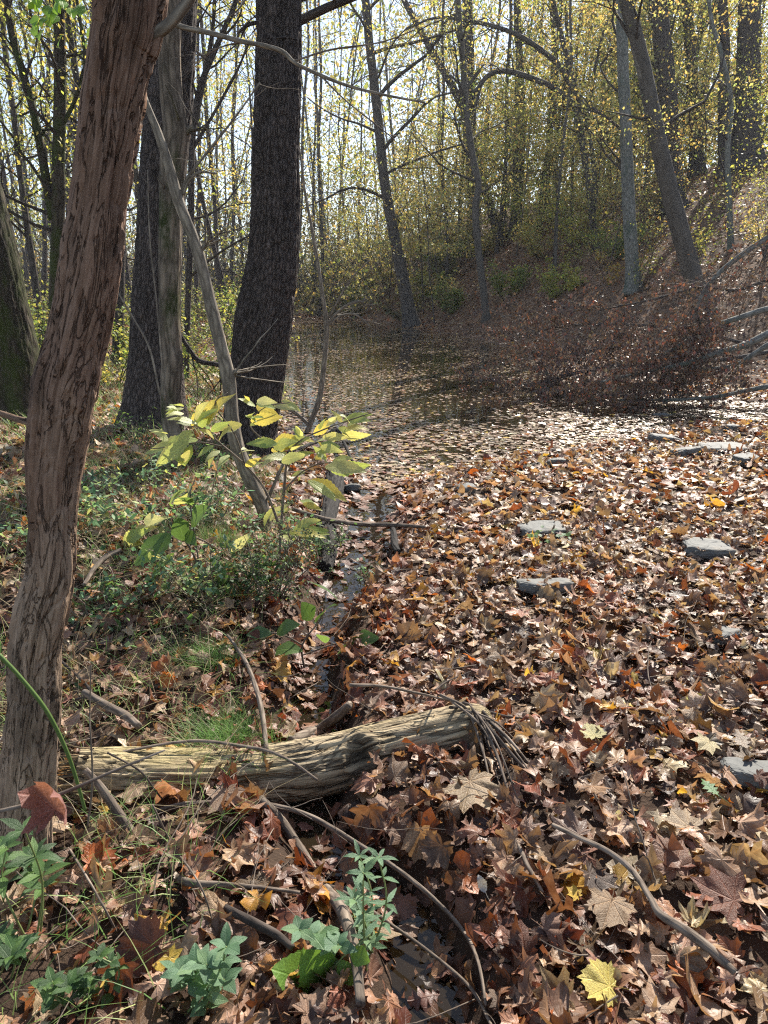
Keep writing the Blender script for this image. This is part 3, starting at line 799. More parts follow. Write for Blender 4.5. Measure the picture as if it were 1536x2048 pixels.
# T3 dark tree behind, T2 mossy pale tree
T3 = [(310, 862, 118), (311, 800, 104), (312, 700, 96), (313, 600, 93), (318, 500, 90), (323, 400, 90), (330, 300, 92), (338, 200, 94), (345, 100, 92), (350, 0, 88)]
tree('broad_tree', 'broad dark tree mossy at its foot right behind the pale mossy trunk', T3, M_bark_dark, ext=5, sides=84, rings=300, disp=plates(.015, 7, 4, 14), flare=.3, short='broad dark tree',
     cr=dict(nb=6, L=3, pal='lime', nleaf=100, leafsize=.07, t0=.85, thick=.3))
T2 = [(350, 920, 30), (345, 860, 36), (341, 800, 38), (345, 720, 42), (342, 690, 38), (340, 620, 38), (340, 540, 40), (341, 460, 42), (342, 380, 44), (345, 320, 46), (350, 260, 46), (342, 180, 42), (338, 100, 42), (336, 0, 46)]
tree('mossy_tree', 'pale peeling trunk with green moss patches in front of the broad dark tree', T2, M_bark_moss, ext=3, sides=64, rings=280, disp=bark_disp(.010, 5, 3, 21, .14), flare=.1, short='pale mossy trunk',
     limbs=([(352, 262, 20), (372, 262, 16), (386, 254, 9)], [(320, 358, 9), (328, 385, 6), (342, 418, 3)]))
# T5 leaning mossy tree at left edge
T5 = [(52, 842, 96), (44, 800, 88), (26, 700, 92), (6, 610, 92), (-16, 500, 92), (-40, 400, 92), (-70, 280, 90)]
tree('leaning_tree', 'thick mossy dark tree leaning out of the photo at the left edge', T5, M_bark_green, ext=4, sides=90, rings=240, disp=plates(.010, 6, 2.6, 33), flare=.25, short='leaning mossy tree')
# T6 forked mossy
T6 = [(112, 640, 26), (112, 560, 24), (114, 480, 24), (116, 430, 26), (117, 340, 25), (119, 240, 24), (120, 120, 22), (117, 0, 22), (116, -60, 20)]
tree('forked_tree', 'dark mossy forked tree left of the near barkless trunk', T6, M_bark_green, Y=11.5, ext=4, sides=30, rings=120, short='dark forked tree',
     limbs=([(108, 440, 22), (96, 380, 18), (84, 310, 17), (66, 220, 16), (44, 140, 15), (24, 70, 14), (8, -20, 12)], [(125, 250, 9), (150, 200, 8), (170, 130, 8), (160, 40, 7), (150, -20, 6)]),
     cr=dict(nb=16, L=2.6, pal='lime', nleaf=1500, leafsize=.075, t0=.3, thick=.35))
T7 = [(88, 690, 17), (78, 620, 15), (64, 520, 13), (50, 420, 12), (38, 330, 11), (26, 220, 11), (12, 120, 10), (2, 20, 9)]
tree('thin_tree', 'thin grey tree bending left between the leaning tree and the forked tree', T7, M_bark_grey, Y=14, ext=3, sides=14, rings=50, short='thin bending tree',
     cr=dict(nb=16, L=2.2, pal='yellow', nleaf=1500, leafsize=.08, t0=.3))
# T8 leaning sapling
T8 = [(531, 1065, 25), (530, 1035, 25), (521, 1003, 27), (502, 962, 28), (478, 905, 28), (466, 850, 27), (461, 795, 26), (456, 752, 28), (441, 690, 24), (424, 620, 24), (410, 560, 22),
      (398, 512, 24), (384, 470, 22), (364, 420, 21), (352, 385, 23), (338, 330, 19), (318, 270, 17), (300, 225, 14), (287, 190, 12), (270, 140, 10)]
def sap_disp(a, s, r): return bark_disp(.0025, 3, 6, 8, .10)(a, s, r)
tree('leaning_sapling', 'slender grey sapling leaning left across the tall dark tree with knobbly joints', T8, M_bark_thin, ext=.8, sides=28, rings=260, disp=sap_disp, short='leaning sapling',
     limbs=([(456, 752, 12), (466, 746, 13), (474, 742, 11)], [(400, 500, 11), (408, 494, 10), (413, 490, 8)], [(362, 392, 7), (372, 360, 6), (388, 338, 5), (430, 285, 5), (470, 235, 4), (520, 165, 3)],
            [(366, 390, 6), (380, 358, 5), (400, 345, 4), (435, 347, 3)], [(535, 1000, 7), (552, 960, 6), (570, 920, 5)]))
# T9 sapling standing in the pond edge
T9 = [(612, 872, 11), (622, 845, 11), (638, 800, 11), (646, 750, 10), (651, 700, 10), (653, 650, 11), (645, 590, 8), (636, 530, 7), (624, 460, 6), (610, 385, 5)]
tree('young_tree', 'thin bare sapling rising from the water edge right of the tall dark tree', T9, M_bark_thin, ext=.5, sides=12, rings=80, short='bare water edge sapling',
     limbs=([(654, 650, 6), (675, 625, 5), (705, 605, 5), (728, 605, 3)], [(655, 652, 5), (680, 632, 4), (712, 630, 4), (742, 655, 3)], [(655, 640, 4), (700, 560, 3), (740, 520, 2)], [(618, 850, 8), (590, 825, 7), (560, 812, 6)]))
# across the pond
tree('leaning_tree', 'dark leaning tree on the far bank left of the centre of the slope', [(826, 652, 34), (818, 620, 26), (803, 545, 24), (786, 460, 22), (770, 370, 20), (760, 280, 19), (750, 180, 18), (738, 80, 17), (730, -20, 16)],
     M_bark_grey, ext=5, sides=24, rings=80, flare=.3, short='far bank leaning tree', cr=dict(nb=14, L=7, pal='yellow', nleaf=2600, leafsize=.13, t0=.35, up=.02))
tree('crooked_tree', 'slim crooked tree with a pale upper stem on the far bank', [(973, 640, 17), (968, 590, 14), (958, 510, 14), (951, 420, 14), (957, 370, 12), (945, 310, 13), (934, 230, 12), (926, 130, 12), (914, -10, 11)],
     M_bark_pale, ext=4, sides=20, rings=80, flare=.2, short='slim crooked tree', limbs=([(930, 180, 7), (960, 140, 6), (900, 60, 4)][:2],), cr=dict(nb=12, L=4, pal='lime', nleaf=1300, leafsize=.11, t0=.4))
tree('lichen_tree', 'straight grey green lichened tree just left of the large leaning tree', [(1268, 580, 30), (1264, 520, 25), (1258, 420, 25), (1254, 330, 24), (1250, 220, 22), (1245, 110, 22), (1243, -10, 21)],
     M_bark_lichen, ext=5, sides=24, rings=90, flare=.3, short='straight lichened tree', cr=dict(nb=9, L=3.2, pal='yellow', nleaf=1400, leafsize=.09, t0=.35))
tree('leaning_tree', 'large tree on the right leaning left with a pale patchy upper trunk', [(1412, 640, 44), (1398, 595, 37), (1378, 525, 35), (1352, 430, 34), (1328, 335, 32), (1308, 240, 30), (1288, 140, 28), (1266, 50, 27), (1250, -15, 26)],
     M_bark_pale, ext=5, sides=40, rings=160, flare=.3, short='pale topped tree', cr=dict(nb=7, L=3, pal='yellow', nleaf=1000, leafsize=.08, t0=.45))
HT = [
 ('dark_tree', 'wide dark rough trunk directly behind the large pale topped leaning tree', [(1346, 420, 44), (1340, 300, 38), (1334, 180, 36), (1322, 60, 34), (1314, -20, 34)], M_bark_dark, 'wide dark trunk'),
 ('dark_tree', 'dark upright tree on the slope midway between the leaning tree and right edge', [(1394, 352, 28), (1392, 260, 24), (1384, 150, 22), (1376, 40, 20), (1374, -20, 20)], M_bark_dark, 'dark upright slope tree'),
 ('flared_tree', 'dark tree with a flared foot high on the slope', [(1452, 352, 30), (1452, 300, 22), (1446, 200, 20), (1450, 100, 19), (1444, -20, 18)], M_bark_dark, 'flared foot tree'),
 ('stout_tree', 'stoutest black trunk near the upper right corner', [(1490, 336, 60), (1492, 280, 46), (1496, 180, 44), (1498, 60, 42), (1500, -20, 40)], M_bark_dark, 'stout black trunk'),
 ('slim_tree', 'slim grey tree standing before the flared tree on the slope', [(1462, 500, 12), (1458, 400, 11), (1455, 300, 10), (1462, 200, 9), (1440, 100, 8), (1420, 20, 7)], M_bark_lichen, 'slim grey slope tree'),
 ('leaning_dark_tree', 'dark tree leaning sharply left over the pond from the low mound', [(1000, 470, 22), (985, 430, 18), (962, 350, 17), (938, 270, 16), (918, 200, 15), (880, 130, 14), (835, 50, 12), (800, -20, 11)], M_bark_dark, 'sharply leaning dark tree'),
 ('straight_dark_tree', 'straight dark tree behind the slim crooked tree', [(948, 440, 26), (944, 350, 22), (941, 220, 22), (938, 100, 21), (934, -20, 20)], M_bark_dark, 'straight dark tree behind the pond'),
 ('brown_tree', 'brown tree on the mound slightly left of the arching tree', [(1030, 462, 24), (1037, 380, 17), (1043, 280, 16), (1042, 170, 15), (1035, 40, 14), (1034, -20, 14)], M_bark_grey, 'brown tree on the mound'),
 ('slender_tree', 'slender dark tree on the mound between the brown and arching trees', [(1094, 432, 13), (1096, 340, 10), (1100, 220, 9), (1108, 100, 8), (1100, -20, 8)], M_bark_dark, 'slender dark mound tree'),
]
for nm, lb, pts, mt, sh in HT:
    tree(nm, lb, pts, mt, ext=5, sides=20, rings=70, flare=.35, short=sh, cr=dict(nb=8, L=3.6, pal=random.choice(['yellow', 'yellow', 'lime', 'orange']), nleaf=1000, leafsize=.115, t0=.3))
tree('arching_tree', 'grey tree whose long dark limbs arch left high over the pond', [(1193, 498, 15), (1184, 430, 13), (1176, 360, 13), (1160, 250, 14), (1153, 200, 15), (1140, 140, 12), (1122, 70, 10), (1104, -10, 9)],
     M_bark_grey, ext=3, sides=20, rings=90, flare=.2, short='arching tree',
     limbs=([(1158, 225, 13), (1138, 200, 12), (1100, 172, 11), (1050, 152, 11), (1005, 142, 10), (975, 152, 9), (950, 182, 8), (925, 172, 6), (900, 150, 4)],
            [(1150, 190, 12), (1125, 140, 11), (1085, 102, 10), (1035, 70, 9), (985, 52, 8), (935, 42, 7), (870, 36, 5), (810, 60, 3)],
            [(965, 160, 6), (952, 210, 5), (948, 250, 4)],
            [(1176, 240, 8), (1186, 160, 7), (1200, 90, 6), (1215, 40, 5)],
            [(1184, 440, 9), (1190, 360, 8), (1182, 290, 7), (1170, 240, 7)]),
     cr=dict(nb=10, L=2.6, pal='lime', nleaf=1800, leafsize=.10, t0=.3))
# leaning branches behind left-centre
tree('double_tree', 'dark double stemmed tree leaning right behind the pale mossy trunk', [(372, 740, 13), (376, 600, 12), (382, 460, 12), (383, 330, 13), (388, 240, 13), (402, 170, 12), (430, 100, 11), (452, 50, 10), (474, -10, 9)], M_bark_dark, Y=10.5, ext=3, sides=16, rings=80, short='dark double stemmed tree',
     limbs=([(386, 260, 10), (398, 210, 9), (414, 130, 9), (425, 60, 8), (430, -10, 7)], [(384, 300, 8), (420, 240, 6), (470, 150, 5), (500, 80, 4)]),
     cr=dict(nb=16, L=2.2, pal='lime', nleaf=700, leafsize=.07, t0=.2))
tree('upright_tree', 'upright grey tree directly left of the foot of the broad dark tree', [(236, 760, 24), (237, 640, 22), (240, 520, 20), (243, 400, 19), (250, 250, 18), (258, 100, 17), (260, -20, 16)], M_bark_dark, Y=13, ext=4, sides=20, rings=60, short='upright grey tree', cr=dict(nb=12, L=2.6, pal='lime', nleaf=1200, leafsize=.08, t0=.3))

# the branch hanging across the sky, springing from the pale mossy trunk
hb = thing('overhanging_branch', P(345, 50, 4.6), 'long thin bare branch sweeping right across the tall dark tree near the top', 'branch')
for pts in ([(338, 45, 11), (375, 57, 10), (420, 66, 10), (480, 82, 9), (530, 92, 9), (566, 104, 9), (590, 126, 8), (640, 150, 7), (700, 173, 6), (770, 190, 5), (850, 205, 4)],):
    lp, lr = pxpath(pts, 4.6); V, F, tc = tube(lp, lr, 8, 60, bark_disp(.0012, 2, 8, 3)); part('limb', V, tri(F), M_bark_thin, hb, tc=tc)
bt = Bag()
for pts in ([(640, 150, 4), (690, 200, 3), (740, 240, 3), (790, 280, 2)], [(590, 122, 4), (660, 100, 4), (760, 85, 3), (830, 60, 2)], [(420, 66, 4), (440, 48, 3), (480, 15, 3), (500, -20, 2)], [(480, 84, 4), (440, 95, 3), (395, 120, 2)], [(700, 173, 3), (740, 150, 2), (820, 130, 2)]):
    lp, lr = pxpath(pts, 4.6); bt.tube(lp, lr, 5, 20)
    for k in range(4):
        c, r2, ax = interp_path(lp, lr, rng.uniform(.2, 1)); q2, qr = grow(c, ax/np.linalg.norm(ax)*.8+rng.normal(0, .4, 3), .35, .0022, 5, .15, 0); bt.tube(q2, qr, 3, 6)
bt.make('twigs', M_twig, hb, kind='stuff')

# ------------------------------------------------------------------ the rest of the wood
ORD = ['nearest', 'second', 'third', 'fourth', 'fifth', 'sixth', 'seventh', 'eighth', 'ninth', 'tenth']
RAND = []
def free(x, y, m=.8):
    d, ins = seg_dist(np.array([x]), np.array([y]), SHORE, True)
    return not ins[0] and d[0] > m
def wood_tree(px, Y, wd, lean, pal, nleaf, mat, kindw, height=None, nb=12, L=None, ls=None, t0=.25):
    d = ray(px, 560); x = d[0]/d[1]*Y
    if not free(x, Y, .5): return
    z = Hs(x, Y); top = CZ+.36*Y+rng.uniform(1.5, 5)
    if height: top = z+height
    n = 7; p = []; rr = []
    cx, cy = x, Y; vx = lean
    for k in range(n):
        t = k/(n-1); p.append((cx, cy, z-.2+(top-z+.2)*t)); cx += (vx+rng.normal(0, .075))*(top-z)/n; cy += rng.normal(0, .025)*(top-z)/n
        vx *= .9
    w0 = wd; rr = np.linspace(w0, w0*.45, n)
    p = np.array(p)
    root = thing(kindw+'_tree', (x, Y, z), '', 'tree')
    V, F, tc = tube(p, rr, 9, 22, bark_disp(w0*.07, 2, 1.2, int(px) % 40), False); tc = tc+rng.uniform(0, 20, 3)
    part('trunk', V, tri(F), mat, root, tc=tc)
    crown(root, p, rr, nb, L or (1.4+.055*Y), pal, nleaf, ls or (.055+.0022*Y), t0=t0, t1=.86, thick=.4, twigs=3, sides=3, mat=mat)
    RAND.append((root, px, Y, kindw, pal if nleaf > 250 else 'bare'))
barks = [M_bark_grey, M_bark_dark, M_bark_grey, M_bark_pale]
# flat wood on the left and behind the pond
for k in range(46):
    Y = rng.uniform(13, 62); px = rng.uniform(-160, 800)
    if Y < 20 and 380 < px: px = rng.uniform(-60, 470)
    wood_tree(px, Y, rng.uniform(.035, .085)*(1+Y/60), rng.normal(.0, .07), random.choice(['lime', 'yellow', 'lime', 'green']), int(rng.choice([120, 450, 900, 1300])), barks[k % 4], 'thin', nb=11, t0=.2)
# slope and behind on the right
for k in range(40):
    Y = rng.uniform(20, 60); px = rng.uniform(820, 1680)
    if px > 1180: Y = max(Y, 33+rng.uniform(0, 20))
    wood_tree(px, Y, rng.uniform(.045, .13)*(1+Y/80), rng.normal(-.02, .07), random.choice(['yellow', 'yellow', 'lime', 'orange', 'green']), int(rng.choice([700, 1500, 2200])), barks[(k*3+1) % 4], 'slope', nb=13, t0=.12)
for k in range(14):
    Y = rng.uniform(34, 56); px = rng.uniform(1150, 1720)
    wood_tree(px, Y, rng.uniform(.06, .13), rng.normal(-.02, .08), random.choice(['yellow', 'lime', 'green']), 1500, barks[k % 4], 'slope', nb=13, t0=.05)
# understorey of low yellow trees by the end of the pond
for k in range(26):
    Y = rng.uniform(30, 56); px = rng.uniform(600, 1250)
    wood_tree(px, Y, rng.uniform(.03, .06), rng.normal(0, .1), random.choice(['yellow', 'lime', 'yellow']), int(rng.uniform(1200, 2200)), barks[k % 4], 'understorey', height=rng.uniform(5, 12), nb=14, t0=.1, ls=.15)

def shrub(px, Y, h, wd, pal, nleaf, ls, label=None, name='shrub', mat=M_twig_dark, ns=7, x=None):
    if x is None: d = ray(px, 560); x = d[0]/d[1]*Y
    if not free(x, Y, .1): return None
    z = Hs(x, Y); root = thing(name, (x, Y, z), label or '', 'shrub')
    bt = Bag(); lp = []
    for k in range(ns):
        a = rng.uniform(0, 6.28); q, qr = grow((x+math.cos(a)*.06, Y+math.sin(a)*.06, z-.03), (math.cos(a)*wd/h, math.sin(a)*wd/h, 1), h*rng.uniform(.7, 1.1), .006+.004*h, 6, .14, .02)
        bt.tube(q, qr, 3, 7); lp.append(q[2:])
        for m_ in range(7):
            c, r2, ax = interp_path(q, qr, rng.uniform(.15, 1)); q2, r3 = grow(c, (rng.normal(0, 1), rng.normal(0, 1), rng.uniform(.1, .8)), h*.3*rng.uniform(.5, 1.2), .003, 4, .2, .0)
            bt.tube(q2, r3, 3, 4); lp.append(q2)
    bt.make('stems', mat, root, kind='stuff')
    pts = np.array([(lambda q, u: q[min(int(u*(len(q)-1)), len(q)-2)]+(q[min(int(u*(len(q)-1)), len(q)-2)+1]-q[min(int(u*(len(q)-1)), len(q)-2)])*((u*(len(q)-1)) % 1))(lp[rng.integers(len(lp))], rng.random()) for _ in range(nleaf)])
    bl = Bag(); leaves(bl, pts, ls, LEAFCOL[pal], .05*h, 1.0); bl.make('foliage', M_fol, root, kind='stuff')
    if not label: RAND.append((root, px, Y, 'shrub', pal))
    return root
for k in range(60):
    Y = rng.uniform(9.5, 36); px = rng.uniform(-80, 560)
    if Y < 14 and px > 470: continue
    shrub(px, Y, rng.uniform(.6, 1.9), rng.uniform(.4, .9), random.choice(['green', 'far', 'far', 'lime']), 480, .05+.0015*Y)
for k in range(16):
    Y = rng.uniform(36, 55); px = rng.uniform(560, 1000)
    shrub(px, Y, rng.uniform(1.0, 2.4), rng.uniform(.8, 1.8), random.choice(['far', 'far', 'yellow']), 800, .15)
for px, py, h, pal in ((890, 560, 2.6, 'green'), (960, 520, 2.4, 'yellow'), (1080, 520, 2.0, 'yellow'), (1150, 500, 2.2, 'lime'), (1010, 600, 1.6, 'green'), (1110, 600, 1.4, 'lime'), (900, 630, 1.5, 'green'), (1230, 520, 1.8, 'green'),
                       (700, 625, 2.2, 'green'), (640, 620, 2.0, 'lime'), (1060, 480, 2.5, 'lime'), (1180, 440, 2.6, 'yellow'), (860, 600, 1.6, 'lime')):
    g = G(px, py); shrub(px, g[1], h, h*.7, pal, 1500, .055+.002*g[1], x=g[0], ns=9)
for k in range(16):                                            # seedlings on the slope
    px = rng.uniform(1050, 1560); py = rng.uniform(400, 600); g = G(px, py)
    shrub(px, g[1], rng.uniform(.8, 2.6), .6, random.choice(['yellow', 'lime', 'orange']), 380, .075, x=g[0], ns=4)
SH = [dict(px=430, Y=9.8, h=1.5, wd=.8, pal='green', nleaf=2200, ls=.045, label='pale green bushy shrub behind the leaning sapling left of the tall dark tree'),
      dict(px=30, Y=9.6, h=1.1, wd=.7, pal='green', nleaf=1300, ls=.045, label='low green shrub beside the leaning mossy tree at the left edge'),
      dict(px=200, Y=9.5, h=1.0, wd=.7, pal='lime', nleaf=1000, ls=.05, label='low yellow green shrub between the near barkless trunk and broad dark tree')]
for s_ in SH: shrub(**s_)

for k in range(12):
    Y = rng.uniform(24, 44); px = rng.uniform(880, 1600); g = G(px, rng.uniform(360, 560)); h_ = rng.uniform(2.5, 6)
    if free(g[0], g[1], .5): wood_tree(px, g[1], rng.uniform(.025, .05), rng.normal(0, .12), random.choice(['yellow', 'lime', 'yellow', 'lime', 'orange']), int(rng.uniform(900, 1700)), barks[k % 4], 'understorey', height=h_, nb=14, t0=.12, ls=.09)
# wood far away, one mass
b = Bag(); bl = Bag()
for k in range(130):
    Y = rng.uniform(62, 130); px = rng.uniform(-250, 1750); d = ray(px, 560); x = d[0]/d[1]*Y; z = Hs(x, Y)
    hgt = rng.uniform(.25, .4)*Y; q, qr = grow((x, Y, z-.3), (rng.normal(0, .06), 0, 1), hgt, rng.uniform(.09, .2), 5, .09, .0, .4)
    b.tube(q, qr, 5, 8)
    for m_ in range(10):
        c, r2, ax = interp_path(q, qr, rng.uniform(.2, 1)); q2, r3 = grow(c, (rng.normal(0, 1), rng.normal(0, .3), .8), hgt*.22, .05, 4, .2, .05); b.tube(q2, r3, 3, 5)
        K = rng.integers(5, 60) if px > 700 else rng.integers(0, 22); leaves(bl, np.repeat(q2[1:], max(1, K//4), 0), .5, LEAFCOL[random.choice(['yellow', 'lime', 'lime', 'green'])], .9)
for k in range(4400):
    Y = rng.uniform(40, 100); px = rng.uniform(-250, 900); d = ray(px, 560); x = d[0]/d[1]*Y
    if Y < 52 and not free(x, Y, 1): continue
    z = Hs(x, Y) if k % 3 == 0 else .8; q, qr = grow((x, Y, z-.1), (rng.normal(0, .55), 0, 1), rng.uniform(2, 10), rng.uniform(.010, .024)*Y/50, 4, .22, .02, .4); b.tube(q, qr, 3, 5)
K = 95000; Yt = rng.uniform(43, 115, K); pxt = rng.uniform(-250, 1750, K); xt = (pxt-768)/FPX*Yt*1.04
_, it = seg_dist(xt, Yt, SHORE, True); hmax = (3.2+8*(.5+fbm(xt*.12, Yt*.12, 0, 91)))*Yt/60
zt = H(xt, Yt)+hmax*rng.random(K)**1.3; q = ~it; tp_ = np.stack([xt, Yt, zt], -1)[q]
for pal_, a_, b_ in (('far', 0, .7), ('lime', .7, .85), ('yellow', .85, 1)):
    n_ = len(tp_); leaves(bl, tp_[int(a_*n_):int(b_*n_)], .34, LEAFCOL[pal_], .2)
V, F, tc, C = b.get(); o = link('distant_woods', npmesh('distant_woods', V, F, M_bark_grey, col=C, tc=tc)); tag(o, 'far grey trunks of the wood beyond the end of the pond', 'distant woods', kind='stuff')
V, F, tc, C = bl.get(); o = link('distant_foliage', npmesh('distant_foliage', V, F, M_fol, col=C, tc=tc)); tag(o, 'far yellow green foliage of the wood beyond the pond', 'distant foliage', kind='stuff')

# ------------------------------------------------------------------ fallen treetop with withered red leaves at the right
ft = thing('fallen_treetop', P(1400, 760, 11.5), 'fallen treetop of grey limbs and withered red brown leaves lying into the pond', 'fallen tree')
LB = [([(1620, 430, 13), (1536, 475, 12), (1470, 520, 11), (1425, 560, 9), (1395, 610, 8), (1400, 650, 6)], 9.8),
      ([(1640, 600, 14), (1536, 618, 13), (1480, 635, 12), (1430, 652, 10), (1360, 690, 8), (1290, 735, 6)], 10.0),
      ([(1640, 620, 18), (1536, 668, 17), (1490, 690, 15), (1440, 705, 13), (1360, 730, 10), (1280, 745, 7), (1200, 765, 5)], 9.8),
      ([(1640, 640, 14), (1536, 690, 12), (1470, 730, 9), (1400, 738, 7), (1330, 742, 5)], 10.3),
      ([(1620, 530, 11), (1536, 560, 10), (1470, 580, 9), (1400, 575, 7), (1300, 600, 5), (1200, 620, 4)], 11.5),
      ([(1560, 700, 13), (1440, 720, 12), (1300, 725, 11), (1180, 740, 10), (1080, 765, 8), (1020, 772, 6)], 12.2),
      ([(1500, 690, 10), (1380, 660, 8), (1270, 650, 7), (1150, 650, 5), (1060, 665, 4)], 13.0),
      ([(1450, 740, 10), (1350, 770, 8), (1250, 790, 7), (1150, 785, 5), (1090, 775, 4)], 11.0),
      ([(1600, 760, 12), (1500, 780, 10), (1420, 795, 8), (1330, 800, 6), (1240, 800, 5)], 10.0),
      ([(1480, 700, 8), (1390, 700, 7), (1290, 690, 6), (1190, 700, 5), (1100, 715, 4)], 12.5)]
lp_all = []; bt = Bag()
for pts, Y in LB:
    pts = [(a, b_, c*(.95 if Y < 10.5 else .7)) for a, b_, c in pts]
    lp, lr = pxpath(pts, Y); V, F, tc = tube(lp, lr, 9, len(pts)*7, bark_disp(.003, 3, 4, 5)); part('limb', V, tri(F), M_bark_lichen if Y < 11 else M_bark_grey, ft, tc=tc)
    for k in range(34 if Y > 10.5 else 20):
        t = rng.uniform(.1 if Y > 10.5 else .4, 1); c, r2, ax = interp_path(lp, lr, t); dd = ax/np.linalg.norm(ax)+rng.normal(0, .75, 3)*np.array([.8, .8, .75])
        q2, r3 = grow(c, dd, rng.uniform(.4, 1.3), .007, 6, .18, -.01); bt.tube(q2, r3, 4, 9); lp_all.append((q2, t))
        for m_ in range(5):
            c, r4, ax = interp_path(q2, r3, rng.uniform(.2, 1)); q3, r5 = grow(c, ax/np.linalg.norm(ax)+rng.normal(0, .6, 3), rng.uniform(.15, .45), .003, 4, .2, 0); bt.tube(q3, r5, 3, 5); lp_all.append((q3, t))
bt.make('twigs', M_twig, ft, kind='stuff')
pts = []
for q, t in lp_all:
    n_ = int(rng.uniform(6, 22)*min(1, t*1.3)) if rng.random() < .75 else 0
    for _ in range(n_): i_ = rng.integers(0, len(q)-1); pts.append(q[i_]+(q[i_+1]-q[i_])*rng.random())
pts = np.array(pts); pts = pts[(pts[:, 2] > .0) & (rng.random(len(pts)) < np.clip(1.35-pts[:, 2]*.45, .15, 1))]
pts = np.vstack([pts, pts[::2], pts[::4]]); bl = Bag(); leaves(bl, pts, .055, LEAFCOL['brown'], .04, .3); bl.make('foliage', M_dead, ft, kind='stuff')

# ------------------------------------------------------------------ stones
def stone(px, py, wpx, hpx, label, yaw=0., flat=.22, deep=.7, lift=0.):
    g = G(px, py); dep = DEP(px, py, g[1]); W = wpx/FPX*dep; seed = int(px)
    n = 26
    u = np.linspace(-1, 1, n); X, Y_ = np.meshgrid(u, u)
    V = []; F = []
    # slab: superellipsoid sphere-map displaced into chipped layers
    th = np.linspace(0, 2*math.pi, 44, endpoint=False); ph = np.linspace(-math.pi/2, math.pi/2, 22)
    TT, PP = np.meshgrid(th, ph); se = lambda v, e: np.sign(v)*np.abs(v)**e
    out = 1+.22*fbm(np.cos(TT)*1.3+seed, np.sin(TT)*1.3, 0, seed)
    x = se(np.cos(PP), .35)*se(np.cos(TT), .62)*out; y = se(np.cos(PP), .35)*se(np.sin(TT), .62)*out; z = se(np.sin(PP), .45)
    x = x*W/2; y = y*W/2*deep; z = z*W*flat*.5
    z += .02*W*fbm(x/W*6+seed, y/W*6, z/W*4, seed+3)+.25*W*flat*vnoise(x/W*1.5, y/W*1.5, 0, seed)*.6
    st = .02*W*np.round(4*fbm(x/W*5, y/W*5, z/W*18, seed+5)); x += st; y += st*.6
    V = np.stack([x, y, z], -1).reshape(-1, 3)
    i = np.arange(21)[:, None]*44; j = np.arange(44)[None]; j2 = (j+1) % 44
    F = np.stack([i+j, i+j2, i+44+j2, i+44+j], -1).reshape(-1, 4)
    o = link('stone', npmesh('stone', V, F, mat_stone, flat=True)); o.location = (g[0], g[1], g[2]+W*flat*.16+lift*.8+.026); o.rotation_euler = (rng.normal(0, .10)-.06, rng.normal(0, .06), yaw)
    tag(o, label, 'stone', 'grey stones lying among the leaves')
for a in [(1090, 1190, 112, 30, 'flat grey slab on bare leaves at the middle of the leafy shore', .05, .22, .55, .02),
          (1086, 1072, 100, 20, 'pale grey slab above the middle slab beside a green sprig', .15, .2, .6, .015),
          (1415, 1110, 92, 26, 'broad pale stone near the right edge half sunk in leaves', -.1, .25, .7, .01),
          (1520, 1585, 160, 40, 'large smooth grey stone cut off by the right edge', -.25, .22, .5, .03),
          (1440, 1285, 70, 30, 'grey pointed stone below the broad pale stone', .5, .3, .7, .0),
          (1330, 888, 62, 12, 'long dark flat stone at the water edge', 0, .25, .5, .01),
          (1322, 846, 42, 14, 'rounded dark stone standing in the water', .2, .45, .8, .0),
          (1372, 914, 62, 16, 'tilted grey stone right of the long dark stone', .4, .3, .6, .015),
          (1488, 930, 52, 16, 'bluish wedge shaped stone near the right edge of the shore', .4, .35, .7, .015),
          (1440, 905, 90, 10, 'thin flat stone beside the bluish wedge stone', -.1, .14, .6, .012),
          (1462, 862, 34, 10, 'small dark stone by the water at the right', 0, .35, .7, .0),
          (1115, 934, 44, 10, 'small flat grey stone near the dark stick on the shore', 0, .3, .7, .01),
          (930, 990, 44, 16, 'small blocky grey stone close to the left end of the shore', .3, .4, .7, .01),
          (705, 985, 30, 18, 'small black stone next to the rotten log by the water', .3, .5, .8, .0)]:
    stone(*a)

for o_ in [o for o in S.objects if o.name.startswith('stone')]:       # a few leaves lodged on and against the stones
    X_, Y_, Z_ = o_.location; w_ = o_.dimensions.x*.5
    if Y_ > 8: continue
    for k in range(5):
        a = rng.uniform(0, 6.28); rr_ = w_*rng.uniform(.75, 1.15); o = bpy.data.objects.new('leaf', leaf_meshes[rng.integers(36)]); COL.objects.link(o); o.parent = ground
        place_leaf(o, (X_+math.cos(a)*rr_, Y_+math.sin(a)*rr_*.55, Z_+.012+rng.random()*.02), rng.uniform(.04, .07), .5)
# ------------------------------------------------------------------ logs and sticks
def log_disp(a, s, r):
    c, sn = np.cos(a), np.sin(a)
    sw = s*1.1+.25*np.sin(s*4)                           # grain sways along the length
    f = fbm(c*4.6+.5*np.sin(s*3), sn*4.6, sw*1.1, 101, 3); f2 = fbm(c*11, sn*11, s*2.0, 111, 3)
    groove = -.0085*np.exp(-(f/.05)**2)-.0028*np.exp(-(f2/.05)**2)
    bumpy = .006*fbm(c*1.2, sn*1.2, s*2.6, 121, 2)
    return groove+bumpy+.0018*fbm(c*22, sn*22, s*6, 131, 2)
lg = [(150, 1548, 96), (215, 1552, 108), (300, 1556, 116), (400, 1557, 120), (500, 1552, 118), (600, 1540, 118), (690, 1520, 112), (740, 1506, 112), (800, 1490, 108), (870, 1472, 106), (930, 1458, 104), (962, 1455, 92), (975, 1455, 66)]
LY0, LY1 = 1.74, 2.03
p3 = []; rr = []
for k, (px, py, wd) in enumerate(lg):
    Y = LY0+(LY1-LY0)*(px-150)/820; p3.append(P(px, py, Y)); rr.append(.5*wd/FPX*DEP(px, py, Y))
